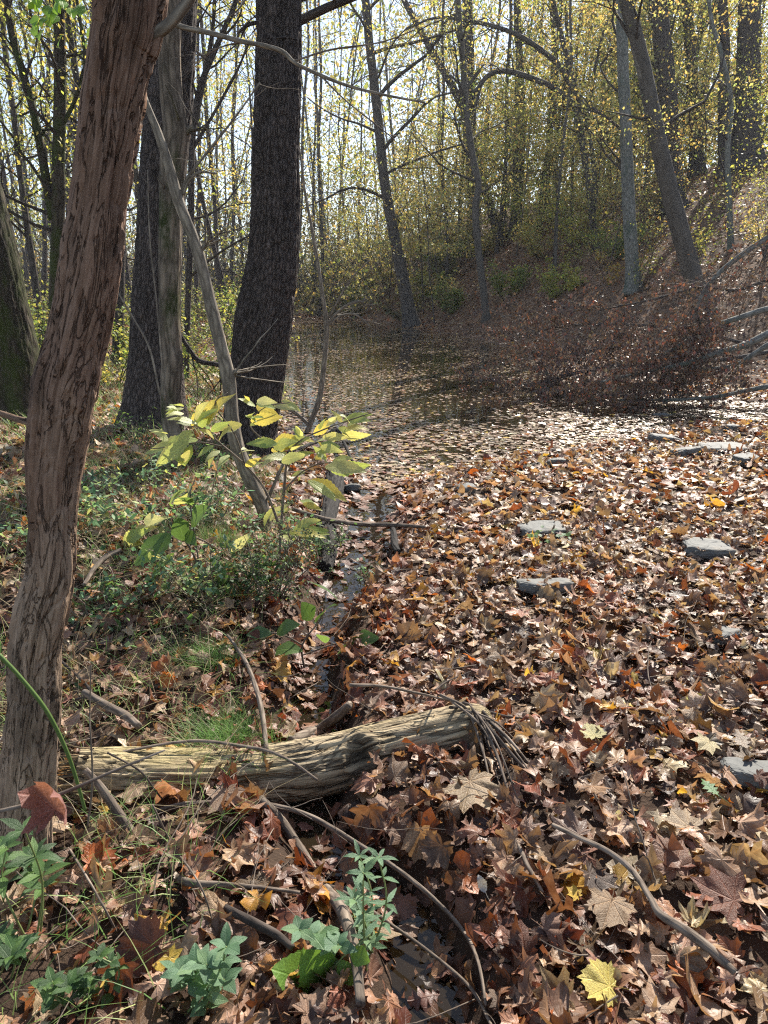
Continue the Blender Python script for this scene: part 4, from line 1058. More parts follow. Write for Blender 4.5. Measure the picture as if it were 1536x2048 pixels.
p3 = np.array(p3); rr = np.array(rr)
log = thing('fallen_log', (p3[6][0], p3[6][1], Hs(p3[6][0], p3[6][1])), 'barkless yellowish log lying across the small seep with a dark knot hole', 'log')
V, F, tc = tube(p3, rr, 140, 400, log_disp, True)
# the knot: a lump with a hollow in its middle, facing the camera
KP = P(722, 1512, 1.87); n0 = V-KP
dk = np.linalg.norm(n0*np.array([.85, .6, 1.1]), axis=1)
cl = np.interp(V[:, 0], p3[:, 0], np.arange(len(p3))); ctr = np.stack([np.interp(V[:, 0], p3[:, 0], p3[:, k]) for k in range(3)], -1)
outw = V-ctr; outw[:, 0] = 0; outw /= np.linalg.norm(outw, axis=1, keepdims=True)+1e-9
bump_ = .015*np.exp(-((dk-.048)/.014)**2)-.040*np.exp(-(dk/.030)**2)
KP2 = P(640, 1548, 1.83); dk2 = np.linalg.norm(V-KP2, axis=1); bump_ += .014*np.exp(-(dk2/.022)**2)
KP3 = P(330, 1583, 1.74); dk3 = np.linalg.norm(V-KP3, axis=1); bump_ += .008*np.exp(-(dk3/.02)**2)
V = V+outw*(bump_*(1+.5*fbm(V[:, 0]*30, V[:, 1]*30, V[:, 2]*30, 5)))[:, None]
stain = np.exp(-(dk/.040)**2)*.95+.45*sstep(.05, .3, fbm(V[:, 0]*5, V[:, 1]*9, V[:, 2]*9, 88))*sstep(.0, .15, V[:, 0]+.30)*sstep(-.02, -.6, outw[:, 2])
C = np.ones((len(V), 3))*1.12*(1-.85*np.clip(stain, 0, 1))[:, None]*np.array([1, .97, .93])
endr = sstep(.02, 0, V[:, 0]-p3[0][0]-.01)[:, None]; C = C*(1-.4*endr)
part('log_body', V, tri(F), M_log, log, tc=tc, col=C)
bt = Bag()                                               # splintered, frayed left end
for k in range(46):
    a = rng.uniform(0, 6.28); rd = rng.uniform(.3, 1.0)*rr[0]; st = p3[0]+np.array([.05, math.cos(a)*rd, math.sin(a)*rd])
    q, qr = grow(st, (-1, rng.normal(0, .12), rng.normal(.0, .12)), rng.uniform(.06, .17), rng.uniform(.003, .009), 3, .1, 0, .15); bt.tube(q, qr, 4, 5, col=np.array([.85, .75, .62])*rng.uniform(.5, 1.1))
bt.make('splinters', M_log, log, kind='stuff')

for k, (px, py, Y) in enumerate([(300, 1500, 1.80), (655, 1470, 1.95), (880, 1425, 2.02), (430, 1500, 1.84)]):
    o = bpy.data.objects.new('leaf_scrap', leaf_meshes[(k*5+3) % 36]); COL.objects.link(o); o.parent = log; pl_ = P(px, py, Y); place_leaf(o, pl_, rng.uniform(.018, .03), .3)
    o.matrix_basis = Matrix.Translation(-log.location) @ o.matrix_basis
def stick(name, label, pts, mat, Y=None, lift=.05, sides=8, twigs=0, rough=.05, follow=True, tl=.2, cat='stick'):
    """lies over the ground: every point rests at its own place on the litter"""
    p3 = []; rr = []
    for k, q in enumerate(pts):
        px, py, wd = q[:3]
        if len(q) > 3: p_ = P(px, py, q[3])
        elif Y is not None: p_ = P(px, py, Y)
        else:
            g = G(px, py); L_ = lift+.5*wd/FPX*DEP(px, py, g[1]); d = ray(px, py); t = (g[2]+L_-CZ)/d[2]; p_ = np.array([d[0]*t, d[1]*t, CZ+d[2]*t])
        p3.append(p_); rr.append(.5*wd/FPX*DEP(px, py, p_[1]))
    p3 = np.array(p3); rr = np.array(rr)
    root = thing(name, p3[0], label, cat)
    V, F, tc = tube(p3, rr, sides, len(pts)*9, bark_disp(rr.mean()*.10, 2.5, 12, int(pts[0][0]), .22)); tc = tc+rng.uniform(0, 9, 3); part('stem', V, tri(F), mat, root, tc=tc, col=np.tile([.9, .85, .8], (len(V), 1)))
    if twigs:
        for k in range(twigs):
            c, r2, ax = interp_path(p3, rr, rng.uniform(.15, .95)); q2, qr = grow(c, ax/np.linalg.norm(ax)*.8+rng.normal(0, .5, 3)*np.array([1, 1, .5]), tl*rng.uniform(.5, 1.2), max(.0012, r2*.4), 4, .12, .0)
            V, F, tc = tube(q2, qr, 4, 8); part('twig', V, tri(F), mat, root, tc=tc)
    return root
stick('stick', 'curved grey stick running down from under the log to the bottom', [(520, 1600, 20), (560, 1640, 20), (600, 1700, 21), (640, 1765, 24), (680, 1815, 27), (702, 1870, 26), (715, 1940, 22), (722, 2010, 20)], M_twig, lift=.075, sides=14)
stick('stick', 'knobbly pale stick slanting from the left log end down to the leaves', [(170, 1540, 12, 1.66), (205, 1580, 17, 1.63), (245, 1640, 20, 1.57), (290, 1700, 18, 1.50), (340, 1748, 17, 1.44), (385, 1766, 15), (440, 1768, 10), (520, 1775, 8), (600, 1785, 6)], M_twig, sides=14, twigs=2)
stick('long_twig', 'longest thin twig arching under the log and down to the bottom centre', [(250, 1648, 8, 1.62), (345, 1612, 8, 1.65), (440, 1604, 9, 1.67), (530, 1608, 10, 1.68), (620, 1632, 9, 1.65), (720, 1690, 8, 1.55), (800, 1742, 8, 1.46), (870, 1800, 9, 1.38), (925, 1860, 8, 1.32), (955, 1920, 7), (972, 2010, 6)], M_twig, sides=8, twigs=2, tl=.12)
stick('long_twig', 'second thin twig starting at the pale stick and reaching the bottom edge', [(380, 1748, 6), (450, 1733, 8, 1.52), (540, 1730, 9, 1.53), (620, 1755, 8, 1.48), (700, 1792, 8, 1.42), (780, 1848, 7, 1.33), (860, 1905, 7, 1.25), (940, 1975, 7), (985, 2055, 6)], M_twig, sides=8, twigs=3, tl=.14)
stick('stick', 'dark topped stick lying diagonally among leaves at the lower right', [(1105, 1650, 10), (1160, 1676, 11), (1220, 1705, 12), (1265, 1742, 12), (1300, 1795, 12), (1320, 1828, 16), (1370, 1860, 20), (1420, 1898, 20), (1470, 1945, 14)], M_twig, lift=.065, sides=14)
stick('stick', 'short peeled stick leaning on the bank above the log', [(168, 1384, 14), (215, 1412, 16), (250, 1430, 16), (278, 1452, 14)], M_twig, lift=.075, sides=12)
stick('thin_stick', 'thin curved stick dropping onto the log from the grassy bank', [(455, 1270, 5), (488, 1318, 8), (510, 1370, 9), (524, 1425, 10), (533, 1500, 9)], M_twig, lift=.06)
stick('thin_stick', 'slim brown stick crossing the bank from the near trunk', [(110, 1310, 6), (180, 1380, 6), (250, 1300, 5), (290, 1260, 4)][:2]+[(150, 1400, 6)], M_twig_dark, lift=.05)
stick('twig', 'dark twig lying along the top of the log', [(240, 1505, 5, 1.78), (330, 1488, 6, 1.82), (400, 1482, 7, 1.85), (470, 1490, 7, 1.86), (540, 1503, 7, 1.84), (590, 1528, 6, 1.80), (635, 1560, 5, 1.76)], M_twig, twigs=2, tl=.1)
stick('twig', 'short dark twig lying over the left part of the log', [(215, 1505, 4, 1.73), (280, 1542, 4, 1.69), (310, 1580, 4, 1.68), (328, 1602, 3, 1.69)], M_twig_dark)
stick('stick', 'wet black stick poking from the leaves by the pond tip', [(784, 1048, 8), (788, 1070, 14), (790, 1092, 15), (796, 1104, 12)], M_wet, lift=.07)
stick('branch', 'bare branch lying from the bank across the leaves near the pond tip', [(585, 1018, 8), (650, 1038, 9), (720, 1048, 9), (790, 1050, 8), (850, 1054, 6)], M_twig, lift=.09, twigs=2)
stick('dark_stick', 'dark stick lying on the shore beside small flat stones', [(1015, 946, 6), (1045, 936, 9), (1078, 928, 9)], M_wet, lift=.03)
stick('dark_stick', 'black sticks standing out of the water left of the pond tip', [(575, 905, 5), (640, 880, 8), (672, 860, 8), (690, 890, 7), (706, 925, 6)], M_wet, lift=.18)
stick('stick', 'black wet stick lying deep in the hollow below the log', [(450, 1815, 12), (500, 1842, 16), (550, 1868, 16), (585, 1895, 12)], M_twig_dark, lift=.06, sides=10)
stick('small_stick', 'knotty whitish stick poking up left of the lower right stick', [(1038, 1690, 7), (1052, 1725, 10), (1066, 1750, 9), (1085, 1785, 7)], M_twig, lift=.05, twigs=3, tl=.06)
stick('stick', 'weathered stick lying half hidden on the leaves above the log', [(580, 1482, 18), (630, 1462, 22), (670, 1435, 22), (700, 1408, 16)], M_twig, lift=.05, sides=12)
stick('stick', 'pale straight stick resting on leaves left of the grass tuft', [(168, 1170, 7), (190, 1135, 10), (215, 1112, 11), (242, 1100, 9)], M_twig, lift=.06)
stick('dark_stick', 'dark branch curving between the double stemmed tree and the tall dark tree', [(352, 655, 7, 7.6), (380, 700, 9, 7.6), (400, 722, 10, 7.6), (440, 730, 10, 7.5), (470, 745, 8, 7.4)], M_bark_dark, twigs=3, tl=.5)
stick('fallen_branch', 'dark fallen branch on the slope at the far right', [(1400, 410, 12), (1440, 400, 16), (1490, 388, 16), (1560, 370, 18)], M_bark_dark, lift=.15)
stick('fallen_branch', 'dark fallen trunk low on the mound below the brown tree', [(1010, 462, 12), (1060, 445, 14), (1100, 430, 10)], M_bark_dark, lift=.2)
# twig bundle at the right log end
tb = thing('twig_bundle', P(965, 1440, 2.05), 'bundle of thin dead twigs fanning down from the right log end', 'twigs')
for k, (a, m_, c) in enumerate([((945, 1418), (975, 1490), (1000, 1560)), ((955, 1425), (990, 1500), (1022, 1615)), ((950, 1420), (1010, 1470), (1075, 1560)), ((960, 1430), (1000, 1480), (1085, 1592)),
                               ((940, 1425), (965, 1500), (985, 1600)), ((930, 1420), (985, 1440), (1040, 1500)), ((900, 1415), (950, 1412), (1005, 1413)), ((970, 1440), (1002, 1530), (1045, 1600)),
                               ((962, 1430), (985, 1520), (1004, 1600)), ((965, 1422), (1035, 1510), (1060, 1570)), ((955, 1425), (975, 1540), (1015, 1640)), ((900, 1400), (960, 1450), (1000, 1540)), ((940, 1440), (935, 1500), (915, 1570)), ((955, 1420), (1020, 1490), (1090, 1600)), ((940, 1410), (990, 1480), (1040, 1625)), ((925, 1405), (1000, 1430), (1070, 1450)), ((880, 1390), (930, 1415), (960, 1470)), ((965, 1440), (1040, 1540), (1085, 1620)), ((870, 1380), (900, 1360), (985, 1335)), ((700, 1370), (780, 1375), (960, 1425))]):
    yc = G(*c)[1]; q = np.array([P(*a, 2.0+rng.normal(0, .02)), P(*m_, (2.0+yc)/2+.0), G(*c)+np.array([0, 0, .02])]); w0 = rng.uniform(.003, .0062)
    V, F, tc = tube(q, [w0, w0*.8, w0*.5], 6, 24, bark_disp(.0008, 2, 20, k)); part('twig', V, tri(F), M_twig if k % 3 else M_twig_dark, tb, tc=tc+k)
# rotten log standing in the seep
def rot(a, s, r): return .02*fbm(np.cos(a)*2.5, np.sin(a)*2.5, s*5, 7, 4)-.012*np.exp(-(fbm(np.cos(a)*3, np.sin(a)*3, s*1.5, 17, 3)/.06)**2)
ps = [(672, 950, 34), (668, 990, 40), (658, 1030, 38), (652, 1075, 36), (656, 1115, 36), (650, 1155, 26)]
q3 = []; qr = []
for px, py, wd in ps:
    g = G(px, py); q3.append(g+np.array([0, .02, .05])); qr.append(.5*wd/FPX*DEP(px, py, g[1]))
rl = thing('rotten_log', q3[2], 'dark rotten log with a hollow end lying along the wet channel', 'log')
V, F, tc = tube(q3, qr, 60, 160, rot, True)
hp = P(654, 998, q3[1][1]-.05); dh = np.linalg.norm(V-hp, axis=1); V = V+np.array([0, .06, -.02])*np.exp(-(dh/.05)**2)[:, None]
part('log_body', V, tri(F), M_wet, rl, tc=tc)
# small trees' roots / dark bank clods at waterline are part of the ground

# ------------------------------------------------------------------ green plants near the camera
def leaf_mesh(T, c, curl=(.25, -.35), mat=M_green, name='leaf', seed=0):
    cu = np.array([[curl[0], curl[1], 0, .05, 1.+seed, 2.+seed]])
    V, F, tc, n = scatter(T, np.zeros((1, 3)), np.eye(3)[None], [1.], cu, .025)
    C = np.tile(c, (len(V), 1))*(1+.12*fbm(V[:, 0]*5+seed, V[:, 1]*5, 0, seed))[:, None]
    return npmesh(name, V, F, mat, col=C, tc=tc)
LT = oval(.20, 10, .035, .40); LT2 = oval(.30, 9, .03, .45); LT3 = oval(.15, 6, .02, .4)
YG = [(.44, .50, .20), (.38, .46, .17), (.50, .52, .22), (.30, .40, .13), (.54, .50, .14), (.50, .54, .28)]
yg_m = [leaf_mesh(LT, c, (.3, -.25), name='leaflet', seed=k) for k, c in enumerate(YG)]
dg_m = [leaf_mesh(LT2, c, (.3, -.2), name='leaf', seed=k+9) for k, c in enumerate([(.10, .19, .055), (.13, .23, .07), (.09, .17, .05)])]
from mathutils import Matrix
def put_leaf(root, me, b3, t3, width=1., nvec=(0, -.45, .8), name='leaf', jit=.35):
    b3 = np.array(b3); t3 = np.array(t3); d = t3-b3; L = np.linalg.norm(d); d /= L
    n = np.array(nvec, float)+rng.normal(0, jit, 3); n -= (n@d)*d; n /= np.linalg.norm(n)+1e-9; x = np.cross(d, n)
    o = bpy.data.objects.new(name, me); COL.objects.link(o); o.parent = root
    l = np.array(root.location); b_ = b3-l
    o.matrix_basis = Matrix(((x[0]*L*width, d[0]*L, n[0]*L, b_[0]), (x[1]*L*width, d[1]*L, n[1]*L, b_[1]), (x[2]*L*width, d[2]*L, n[2]*L, b_[2]), (0, 0, 0, 1)))
    return o
def stems(root, lst, Y, mat, name='stem'):
    for pts in lst:
        lp, lr = pxpath(pts, Y); V, F, tc = tube(lp, lr, 6, len(pts)*6, None); part(name, V, tri(F), mat, root, tc=tc)
PY = 3.25
gp = P(548, 1235, PY); yp = thing('leafy_sapling', (gp[0], PY, Hs(gp[0], PY)), 'sapling with bright yellow green toothed leaflets glowing in the sun left of centre', 'sapling')
stems(yp, [[(548, 1250, 7), (556, 1150, 7), (562, 1060, 6), (568, 980, 6), (576, 915, 5), (600, 882, 4), (650, 858, 3), (700, 840, 3), (745, 825, 2)],
           [(562, 1060, 6), (530, 980, 5), (490, 930, 5), (450, 895, 4), (410, 862, 4), (380, 845, 3), (345, 822, 2)],
           [(450, 895, 4), (400, 885, 3), (345, 893, 2), (300, 898, 2)], [(568, 980, 4), (610, 940, 3), (660, 925, 3), (730, 938, 2)],
           [(576, 915, 4), (540, 890, 3), (500, 850, 3), (530, 815, 2), (580, 805, 2)], [(490, 930, 4), (470, 870, 3), (430, 810, 3), (455, 785, 2)],
           [(556, 1120, 4), (600, 1075, 3), (660, 1062, 2)], [(548, 1200, 4), (440, 1100, 3), (345, 1068, 3), (280, 1120, 2)]], PY, M_twig)
LL = [(360, 820, 322, 811), (366, 816, 318, 830), (385, 845, 418, 792), (385, 848, 445, 806), (400, 838, 468, 778), (382, 850, 342, 842), (335, 866, 290, 862), (388, 868, 322, 886), (384, 878, 276, 900),
      (372, 888, 308, 928), (368, 885, 345, 922), (350, 893, 360, 924), (512, 812, 466, 792), (512, 804, 560, 818), (562, 800, 596, 812), (498, 838, 532, 828), (500, 842, 582, 832), (474, 858, 438, 866),
      (548, 880, 484, 890), (545, 895, 606, 878), (576, 912, 510, 916), (576, 916, 642, 898), (585, 882, 634, 874), (632, 882, 684, 868), (640, 892, 694, 906), (640, 858, 660, 828), (650, 852, 694, 826),
      (684, 842, 760, 820), (690, 856, 744, 852), (660, 928, 738, 940), (664, 920, 708, 914), (636, 904, 658, 930), (582, 900, 612, 884), (625, 968, 688, 992), (640, 984, 634, 964), (536, 1042, 582, 998),
      (590, 1052, 650, 1036), (600, 1072, 672, 1064), (582, 1080, 556, 1070), (420, 862, 470, 840), (430, 878, 400, 850), (440, 900, 402, 925), (458, 908, 430, 940), (500, 935, 540, 920), (510, 900, 470, 905),
      (600, 875, 580, 850), (655, 905, 640, 880), (700, 845, 680, 822), (610, 942, 575, 955), (600, 1000, 640, 1010), (455, 1088, 492, 1068), (250, 1082, 300, 1052), (262, 1092, 318, 1074), (300, 1048, 340, 1030), (345, 1000, 372, 968)]
for k, (a, b_, c, d) in enumerate(LL+[(a+rng.uniform(-16, 16), b_+rng.uniform(-10, 16), c+rng.uniform(-26, 26), d+rng.uniform(-14, 22)) for a, b_, c, d in LL+LL if rng.random() < .7]):
    y0 = PY+rng.normal(0, .10); put_leaf(yp, yg_m[k % 6], P(a, b_, y0), P(a+(c-a)*.82+rng.normal(0, 2), b_+(d-b_)*.85, y0-rng.uniform(.0, .10)), rng.uniform(.85, 1.1), name='leaflet', nvec=(0, -.6, .8))
gp = P(430, 1200, 3.0); dp_ = thing('green_plant', (gp[0], 3.0, Hs(gp[0], 3.0)), 'plant with long drooping dark green leaves below the yellow sapling', 'plant')
stems(dp_, [[(430, 1230, 6), (400, 1140, 5), (370, 1080, 4), (340, 1066, 3)], [(400, 1140, 4), (380, 1000, 3), (390, 960, 2)]], 3.0, M_twig)
for k, (a, b_, c, d) in enumerate([(342, 1066, 266, 1132), (348, 1104, 290, 1168), (370, 1080, 350, 1030), (380, 1050, 410, 1010), (385, 1010, 355, 985), (380, 1000, 404, 985), (400, 1150, 380, 1180), (420, 1180, 450, 1150), (372, 1062, 390, 1090)]):
    put_leaf(dp_, dg_m[k % 3], P(a, b_, 3.0), P(c, d, 2.9), .9, name='leaf')
gp = P(600, 1330, 2.65); lp_ = thing('seedling', (gp[0], 2.65, Hs(gp[0], 2.65)), 'low seedling with broad oval dark green leaves right above the log', 'plant')
stems(lp_, [[(610, 1345, 5), (605, 1290, 4), (640, 1240, 3), (650, 1210, 2)], [(605, 1290, 3), (560, 1268, 3), (495, 1266, 2)], [(606, 1310, 3), (680, 1285, 3), (750, 1278, 2)], [(608, 1330, 3), (560, 1320, 3), (535, 1335, 2)]], 2.65, M_twig)
for k, (a, b_, c, d) in enumerate([(545, 1266, 492, 1268), (552, 1264, 594, 1244), (630, 1244, 668, 1202), (700, 1282, 758, 1274), (692, 1288, 688, 1338), (545, 1302, 494, 1310), (530, 1334, 556, 1374), (545, 1302, 602, 1294), (616, 1160, 682, 1196), (625, 1240, 605, 1205), (650, 1285, 640, 1262)]):
    put_leaf(lp_, dg_m[k % 3], P(a, b_, 2.65), P(c, d, 2.6), 1.15, name='leaf')

# whorled herbs at the bottom
def herb(px, py, Y, n, span, label, cols, T=LT2, name='herb', whorls=5, size=38, mat=M_green, lean=0):
    x0 = P(px, py, Y); z0 = Hs(x0[0], Y); root = thing(name, (x0[0], Y, min(z0, x0[2])), label, 'plant')
    ms = [leaf_mesh(T, c, (.2, -.3), seed=k+px) for k, c in enumerate(cols)]
    for s_ in range(n):
        tipx = px+rng.uniform(-1, 1)*span[0]; tipy = py-rng.uniform(.35, 1)*span[1]
        a = np.array([x0[0]+rng.normal(0, .02), Y+rng.normal(0, .02), max(z0-.02, -.02)]); t = P(tipx, tipy, Y+rng.normal(0, .05))
        mid = (a+t)/2+np.array([rng.normal(0, .02), 0, .03]); sp_ = np.array([a, mid, t])
        V, F, tc = tube(sp_, [.0028, .0022, .0015], 5, 16); part('stem', V, tri(F), mat_stem, root, tc=tc)
        q, _ = resample(sp_, [1, 1, 1], 40); sz = size/FPX*DEP(tipx, tipy, Y)
        for w_ in range(whorls):
            c = q[int(39*(1-.16*w_*rng.uniform(.8, 1.2))) if w_ < 6 else 5]; m_ = 5 if w_ == 0 else 3; a0 = rng.uniform(0, 6.28)
            for k in range(m_):
                aa = a0+k*6.28/m_; dd = np.array([math.cos(aa), math.sin(aa), rng.uniform(.0, .6)]); dd /= np.linalg.norm(dd)
                put_leaf(root, ms[rng.integers(len(ms))], c, c+dd*sz*rng.uniform(.7, 1.15), rng.uniform(.8, 1.15), nvec=(0, -.1, 1), jit=.15, name='leaf')
    return root
m = N('green_stem'); mat_stem = m.done(m.pbr((.16, .20, .07), .5))
m = N('vine_stem'); mat_vine = m.done(m.pbr((.09, .15, .04), .5))
GB = [(.15, .27, .15), (.18, .31, .18), (.11, .21, .11), (.20, .33, .16)]
GD = [(.07, .14, .05), (.10, .19, .06), (.12, .22, .06), (.055, .11, .04)]
herb(405, 2060, 1.10, 7, (50, 180), 'bluish green whorled herb at the bottom left of centre', GB, size=44)
herb(740, 1920, 1.22, 5, (55, 210), 'green herb with narrow whorled leaves right of the curved grey stick', GB, LT3, size=42)
herb(640, 1940, 1.18, 3, (50, 90), 'small bluish herb beside the curved grey stick', GB, size=40, whorls=3)
herb(60, 1770, 1.25, 4, (80, 120), 'dark green leafy herb in front of the foot of the near trunk', GD, LT, size=60, whorls=3)
herb(30, 1960, 1.15, 3, (60, 120), 'dark green herb in the left corner below the near trunk', GD, LT, size=50, whorls=3)
herb(190, 2020, 1.10, 4, (110, 110), 'green herb patch along the bottom left edge', GD, LT2, size=36)
herb(700, 1990, 1.25, 0, (10, 10), 'broad green serrated leaves of a creeping plant near the bottom centre', GD) if False else None
bp = thing('creeping_plant', G(640, 1985), 'creeping plant with three broad bright green leaves at the bottom centre', 'plant')
bm_ = [leaf_mesh(oval(.42, 9, .04, .5), c, (.2, -.3), seed=k) for k, c in enumerate([(.16, .30, .05), (.13, .26, .05)])]
for k, (a, b_, c, d) in enumerate([(640, 1975, 545, 1935), (655, 1960, 610, 1905), (680, 1920, 705, 1975), (650, 1990, 690, 2010), (700, 1900, 740, 1925)]):
    put_leaf(bp, bm_[k % 2], P(a, b_, 1.13), P(c, d, 1.10), 1.0, nvec=(0, -.7, .7))
stems(bp, [[(620, 2010, 4), (645, 1975, 4), (680, 1920, 3), (740, 1870, 3)]], 1.13, mat_stem)
sg = G(1085, 1100); spg = thing('green_sprig', sg, 'tiny green sprig growing beside the pale grey slab', 'plant')
sm_ = leaf_mesh(LT2, (.16, .28, .15), (.2, -.2)); 
for k in range(30):
    a = rng.uniform(0, 6.28); c = sg+np.array([rng.uniform(-.09, .14), rng.normal(0, .05), .06+rng.uniform(0, .06)]); put_leaf(spg, sm_, c, c+np.array([math.cos(a), math.sin(a), .3])*.032, 1.2, nvec=(0, -.2, 1), name='leaf')
bt = Bag()
for k in range(6): q, qr = grow(sg-np.array([0, 0, .02]), (rng.normal(0, .8), rng.normal(0, .5), 1), .13, .002, 4, .1); bt.tube(q, qr, 4, 8)
bt.make('stems', mat_stem, spg)

# small-leaved bushes on the near bank
def fine_bush(px, py, w_, h_, n, ls, pal, label, T=DIA, spread=.03, cat='plant', name='small_bush'):
    g = G(px, py); root = thing(name, g, label, cat); dep = DEP(px, py, g[1]); W = w_/FPX*dep; Hh = h_/FPX*dep
    bt = Bag(); lp = []
    for k in range(10):
        a = rng.uniform(0, 6.28); q, qr = grow(g+np.array([math.cos(a)*W*.1, math.sin(a)*W*.1, -.02]), (math.cos(a)*W/Hh*.7, math.sin(a)*W/Hh*.5, 1), math.hypot(Hh, W*.4)*rng.uniform(.6, 1.1), .0035, 6, .16, -.03)
        bt.tube(q, qr, 4, 10); lp.append(q[1:])
        for m_ in range(7): c, r2, ax = interp_path(q, qr, rng.uniform(.1, 1)); q2, r3 = grow(c, rng.normal(0, 1, 3)+np.array([0, 0, .2]), Hh*.3, .0016, 4, .2); bt.tube(q2, r3, 3, 5); lp.append(q2)
    bt.make('stems', M_twig, root, kind='stuff')
    pts = np.array([lp[rng.integers(len(lp))][-1-rng.integers(3)] for _ in range(n)]); bl = Bag(); leaves(bl, pts, ls, np.array(pal), spread, 1.2, T=T); bl.make('foliage', M_fol, root, kind='stuff')
OV = oval(.24, 3, 0, .45)
fine_bush(290, 1060, 190, 130, 420, .042, GB+YG[:1], 'rambling bush with small blue green leaves between the near trunk and yellow sapling', OV)
fine_bush(420, 1040, 150, 120, 420, .036, GB, 'small green leaved bush just left of the foot of the leaning sapling', OV)
fine_bush(545, 1210, 90, 200, 1500, .015, [(.10, .16, .08), (.13, .20, .10)], 'feathery fine leaved plant below the foot of the leaning sapling', spread=.012)
fine_bush(470, 1200, 110, 110, 300, .040, GD, 'dark green bush in the shade under the feathery plant', OV)
fine_bush(640, 1120, 90, 90, 300, .03, GD+[YG[3]], 'low green plant growing over the rotten log', OV)
fine_bush(275, 905, 90, 90, 300, .03, GD, 'short dark leaved bush at the foot of the broad dark tree', OV)
fine_bush(60, 1100, 120, 90, 260, .036, GB, 'low green plant behind the middle of the near trunk', OV)

fine_bush(380, 1190, 130, 120, 420, .034, GB+YG[:2], 'sunlit small leaved plant in the middle of the left bank under the drooping dark leaves', OV)
fine_bush(200, 1240, 130, 100, 300, .030, GB+GD, 'low leafy weeds right of the near trunk above the straw grass', OV)
fine_bush(255, 1000, 110, 90, 360, .034, YG[:2]+GB, 'yellow tinged weeds halfway between the near trunk and leaning sapling', OV)
fine_bush(560, 1130, 80, 130, 300, .030, GB, 'slender weeds hiding the foot of the leaning sapling', OV)
fine_bush(730, 1170, 50, 60, 110, .026, GB, 'little weed standing at the wet edge right of the rotten log', OV)
# grass
def blades(bag, pts, L, cols, lean=.4, wd=.0018, dirn=None):
    K = len(pts); a = rng.uniform(0, 6.28, K); ln = rng.uniform(.2, 1.0, K)*lean; l = L*rng.uniform(.5, 1.2, K)
    dx = np.stack([np.cos(a)*ln, np.sin(a)*ln, np.ones(K)*.8], -1)
    side = np.stack([-np.sin(a), np.cos(a), a*0], -1)*wd
    t = np.array([0, .35, .7, 1.0]); V = []
    for k, tt in enumerate(t):
        c = pts+dx*l[:, None]*tt*np.array([1, 1, 1.])+np.stack([np.cos(a)*ln*l*tt*tt*.9, np.sin(a)*ln*l*tt*tt*.9, -l*.55*ln*tt*tt], -1)
        w_ = side*(1-tt*.95); V += [c-w_, c+w_]
    V = np.stack(V, 1); n = 8
    F = np.array([(0, 1, 3), (0, 3, 2), (2, 3, 5), (2, 5, 4), (4, 5, 7), (4, 7, 6)])
    FF = (F[None]+(np.arange(K)*n)[:, None, None]).reshape(-1, 3)
    c = np.array(cols)[rng.integers(0, len(cols), K)]*rng.uniform(.7, 1.3, (K, 1))
    bag.add(V.reshape(-1, 3), FF, np.zeros((K*n, 3)), np.repeat(c, n, 0))
GC = [(.12, .25, .05), (.17, .31, .07), (.24, .34, .10)]; DRY = [(.36, .29, .16), (.44, .36, .22), (.28, .21, .11)]
def tuft(px, py, rad, n, L, label, cols=GC, lean=.6):
    g = G(px, py); pts = g+np.stack([rng.normal(0, rad, n), rng.normal(0, rad*.7, n), np.full(n, -.01)], -1)
    b = Bag(); blades(b, pts, L, cols, lean, .0012); V, F, tc, C = b.get(); o = link('grass_tuft', npmesh('grass_tuft', V-g, F, mat_grass, col=C)); o.location = tuple(g); tag(o, label, 'grass tuft', 'tufts of fine green grass')
tuft(445, 1490, .07, 900, .16, 'bright fine grass tuft right behind the log')
tuft(405, 1325, .06, 600, .14, 'fine grass tuft up the bank from the log', GC)
tuft(432, 1095, .06, 450, .20, 'tall fine grass tuft below the yellow sapling leaves', GC+DRY[:1], .35)
b = Bag()
def gr(x, y): return inview(x, y, .3) & (x < -.32-.07*y) & (rng.random(len(x)) < .35+.65*(fbm(x*2.2, y*2.2, 0, 61) > .05))
x, y = sample(-4, 0, .9, 5.5, 900, gr); pts = np.stack([x, y, H(x, y)], -1); pts[:, 2] += .015; blades(b, pts, .15, GC+YG[:1], .8, .0016)
x, y = sample(-4, 0, 1.5, 5.5, 420, gr); pts = np.stack([x, y, H(x, y)], -1); pts[:, 2] += .015; blades(b, pts, .24, DRY, 1.0, .0014)
x, y = sample(-8, -1, 5.5, 13, 260, lambda x, y: inview(x, y, 1) & (x < -.9-.06*y)); pts = np.stack([x, y, H(x, y)], -1); blades(b, pts, .30, GC+DRY+YG[:2], .7, .004)
V, F, tc, C = b.get(); o = link('bank_grass', npmesh('bank_grass', V, F, mat_grass, col=C)); tag(o, 'sparse green and straw coloured grass over the left bank', 'grass', kind='stuff')
b = Bag()
x, y = sample(-8, 0, 2.2, 13, 30, lambda x, y: inview(x, y, 1) & (x < -.5-.08*y) & (fbm(x*1.5, y*1.5, 0, 62) > -.15)); K = len(x)
leaves(b, np.repeat(np.stack([x, y, H(x, y)+.05], -1), 5, 0), .04, np.array(GD+YG[:2]), .04, 1.2)
V, F, tc, C = b.get(); o = link('ground_cover', npmesh('ground_cover', V, F, M_fol, col=C, tc=tc)); tag(o, 'low green leaves sprinkled over the leaf litter of the left bank', 'ground cover', kind='stuff')
